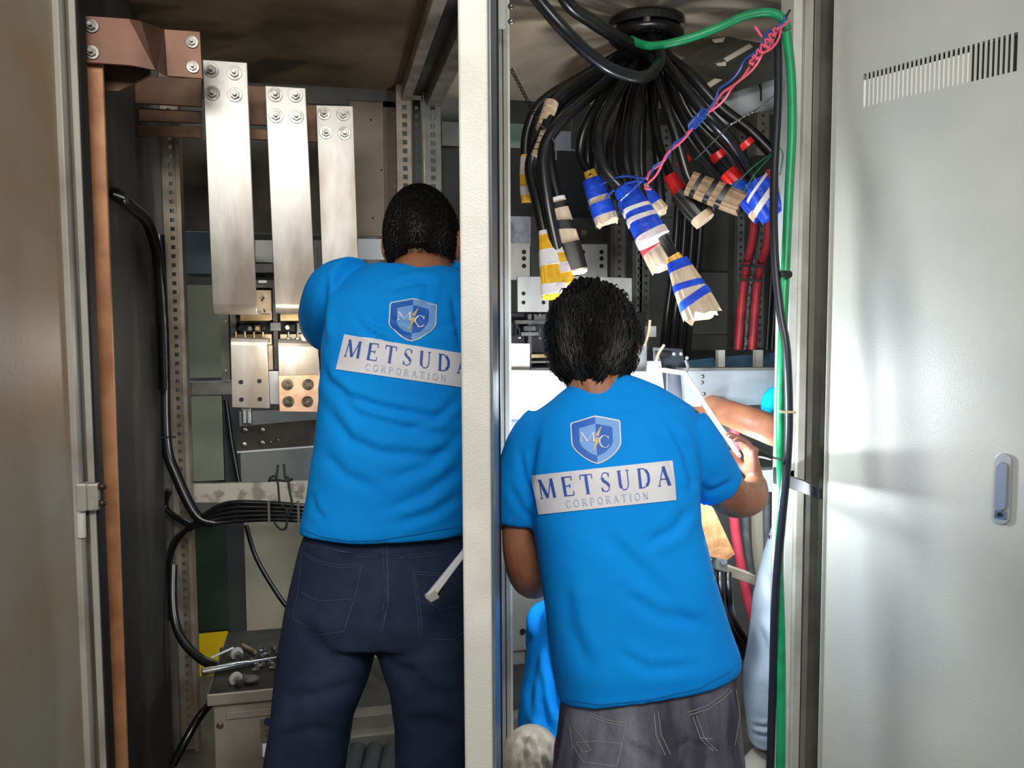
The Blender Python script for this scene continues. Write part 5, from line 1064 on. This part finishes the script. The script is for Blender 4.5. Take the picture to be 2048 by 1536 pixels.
tag(MB().loft([ring(926, 1.98, y, w_, .05) for y, w_ in ((1440, 5), (1460, 9), (1520, 14), (1600, 18), (1700, 20), (1738, 20))]).build('beige_bundle', beige, None, True), 'beige cloth bundle peeking out low at the left edge of the white post', 'cloth')

# ---------------------------------------------------------------- third worker, at the far right
p3 = thing('person', 'person in a cyan t-shirt and pale trousers mostly hidden behind the right frame', 'person')
mb = MB()
hc = D(1655, 650, 2.50); hf = (-HR*.8+HF*.2-UP*.2).normalized(); L3 = head(mb, hc, hf, UP, 1.0)
mb.tube([hc-UP*.05, D(1680, 740, 2.52), D(1685, 800, 2.54)], [.056, .06, .09], 16, 4, True)
mb.loft([ring(x, 2.56, y, w_, rd) for x, y, w_, rd in ((1685, 770, 60, .08), (1690, 900, 80, .11), (1680, 1050, 80, .11), (1670, 1150, 80, .11))])
arm(mb, [D(1660, 785, 2.50), D(1612, 850, 2.38), D(1570, 866, 2.30), D(1515, 848, 2.28), D(1462, 828, 2.33), D(1420, 812, 2.40), D(1395, 800, 2.44)], [.050, .048, .044, .042, .038, .034, .027])
hand(mb, D(1392, 800, 2.445), -HR*.9+HF*.3, UP, HF, curl=.8)
arm(mb, [D(1735, 790, 2.52), D(1760, 900, 2.45), D(1720, 900, 2.36)], [.05, .042, .03]); hand(mb, D(1716, 898, 2.35), -HR, UP, HF)
arm(mb, [D(1610, 1120, 2.56), D(1556, 1300, 2.54), D(1530, 1480, 2.58)], [.085, .055, .036]); arm(mb, [D(1710, 1120, 2.58), D(1720, 1300, 2.60), D(1720, 1480, 2.62)], [.085, .055, .036])
remeshed(mb, 'body', skin, .0055, 2, p3); eyes(L3, p3)
hairmesh(hc+UP*.01, hf, UP, (.082, .10, .118), p3, -.6, 900, .02, 6, .03, .0025, .006)
mb = MB()
mb.loft([ring(x, 2.56, y, w_, rd) for x, y, w_, rd in ((1683, 745, 42, .065), (1685, 775, 84, .10), (1690, 900, 96, .13), (1680, 1050, 96, .13), (1675, 1100, 96, .13))])
mb.tube([D(1640, 785, 2.50), D(1600, 806, 2.40), D(1575, 810, 2.35), D(1552, 812, 2.315)], [.075, .070, .062, .056], 24, 5); mb.tube([D(1735, 795, 2.52), D(1752, 870, 2.48)], [.07, .065], 20, 1)
remeshed(mb, 'shirt', shirt3, .007, 5, p3)
mb = MB()
mb.loft([ring(x, 2.57, y, w_, rd) for x, y, w_, rd in ((1660, 1040, 86, .12), (1655, 1150, 100, .14), (1650, 1200, 102, .13))])
mb.loft([ring((a+b)/2, d, y, (b-a)/2, rd) for y, a, b, d, rd in ((1055, 1550, 1690, 2.57, .11), (1110, 1530, 1680, 2.57, .11), (1200, 1508, 1640, 2.55, .10), (1280, 1500, 1615, 2.54, .09), (1340, 1490, 1600, 2.54, .085), (1400, 1491, 1590, 2.55, .08), (1450, 1496, 1580, 2.56, .07), (1485, 1500, 1572, 2.57, .065))])
mb.loft([ring((a+b)/2, d, y, (b-a)/2, rd) for y, a, b, d, rd in ((1120, 1640, 1750, 2.58, .11), (1300, 1670, 1760, 2.6, .09), (1485, 1680, 1760, 2.62, .065))])
j3 = remeshed(mb, 'trousers', paleb, .007, 4, p3)
wrinkle(j3, [([(1500, 1450), (1530, 1455), (1560, 1445)], 4, .005), ([(1498, 1465), (1530, 1472), (1560, 1462)], 4, .006), ([(1510, 1240), (1530, 1290), (1545, 1350)], 8, .006), ([(1520, 1120), (1540, 1180), (1550, 1240)], 8, .005)], 61, .003)
dj = Drape(j3); mb = MB()
for i, x in enumerate((1539, 1544, 1549, 1553)): dj.ribbon(mb, [(x, 1071), (x+1, 1078)], 2.4, .002, 2)
dj.ribbon(mb, [(1545, 1066), (1551, 1065)], 1.6, .002, 2); mb.build('small_print', blkt, j3)
shoes(p3, [D(1520, 1510, 2.58), D(1720, 1500, 2.62)], M('beige_shoe', (190, 184, 170), rough=.7), (-HR*.6-HF*.6))
# ------------------------------------------------------------------ put each thing's origin at its own base
bpy.context.view_layer.update()
def fam(o):
    out = [o]
    for c in kids.get(o.name, ()): out += fam(c)
    return out
kids = {}
for o in COL.objects:
    if o.parent: kids.setdefault(o.parent.name, []).append(o)
for o in [o for o in COL.objects if o.parent is None and o.type in ('MESH', 'EMPTY')]:
    ms = [x for x in fam(o) if x.type == 'MESH' and len(x.data.vertices)]
    if not ms: continue
    lo = np.min([co_np(x.data).min(0) for x in ms], 0); hi = np.max([co_np(x.data).max(0) for x in ms], 0)
    c = V(((lo[0]+hi[0])/2, (lo[1]+hi[1])/2, lo[2]))
    for x in ms: x.data.transform(Matrix.Translation(-c))
    o.location = c
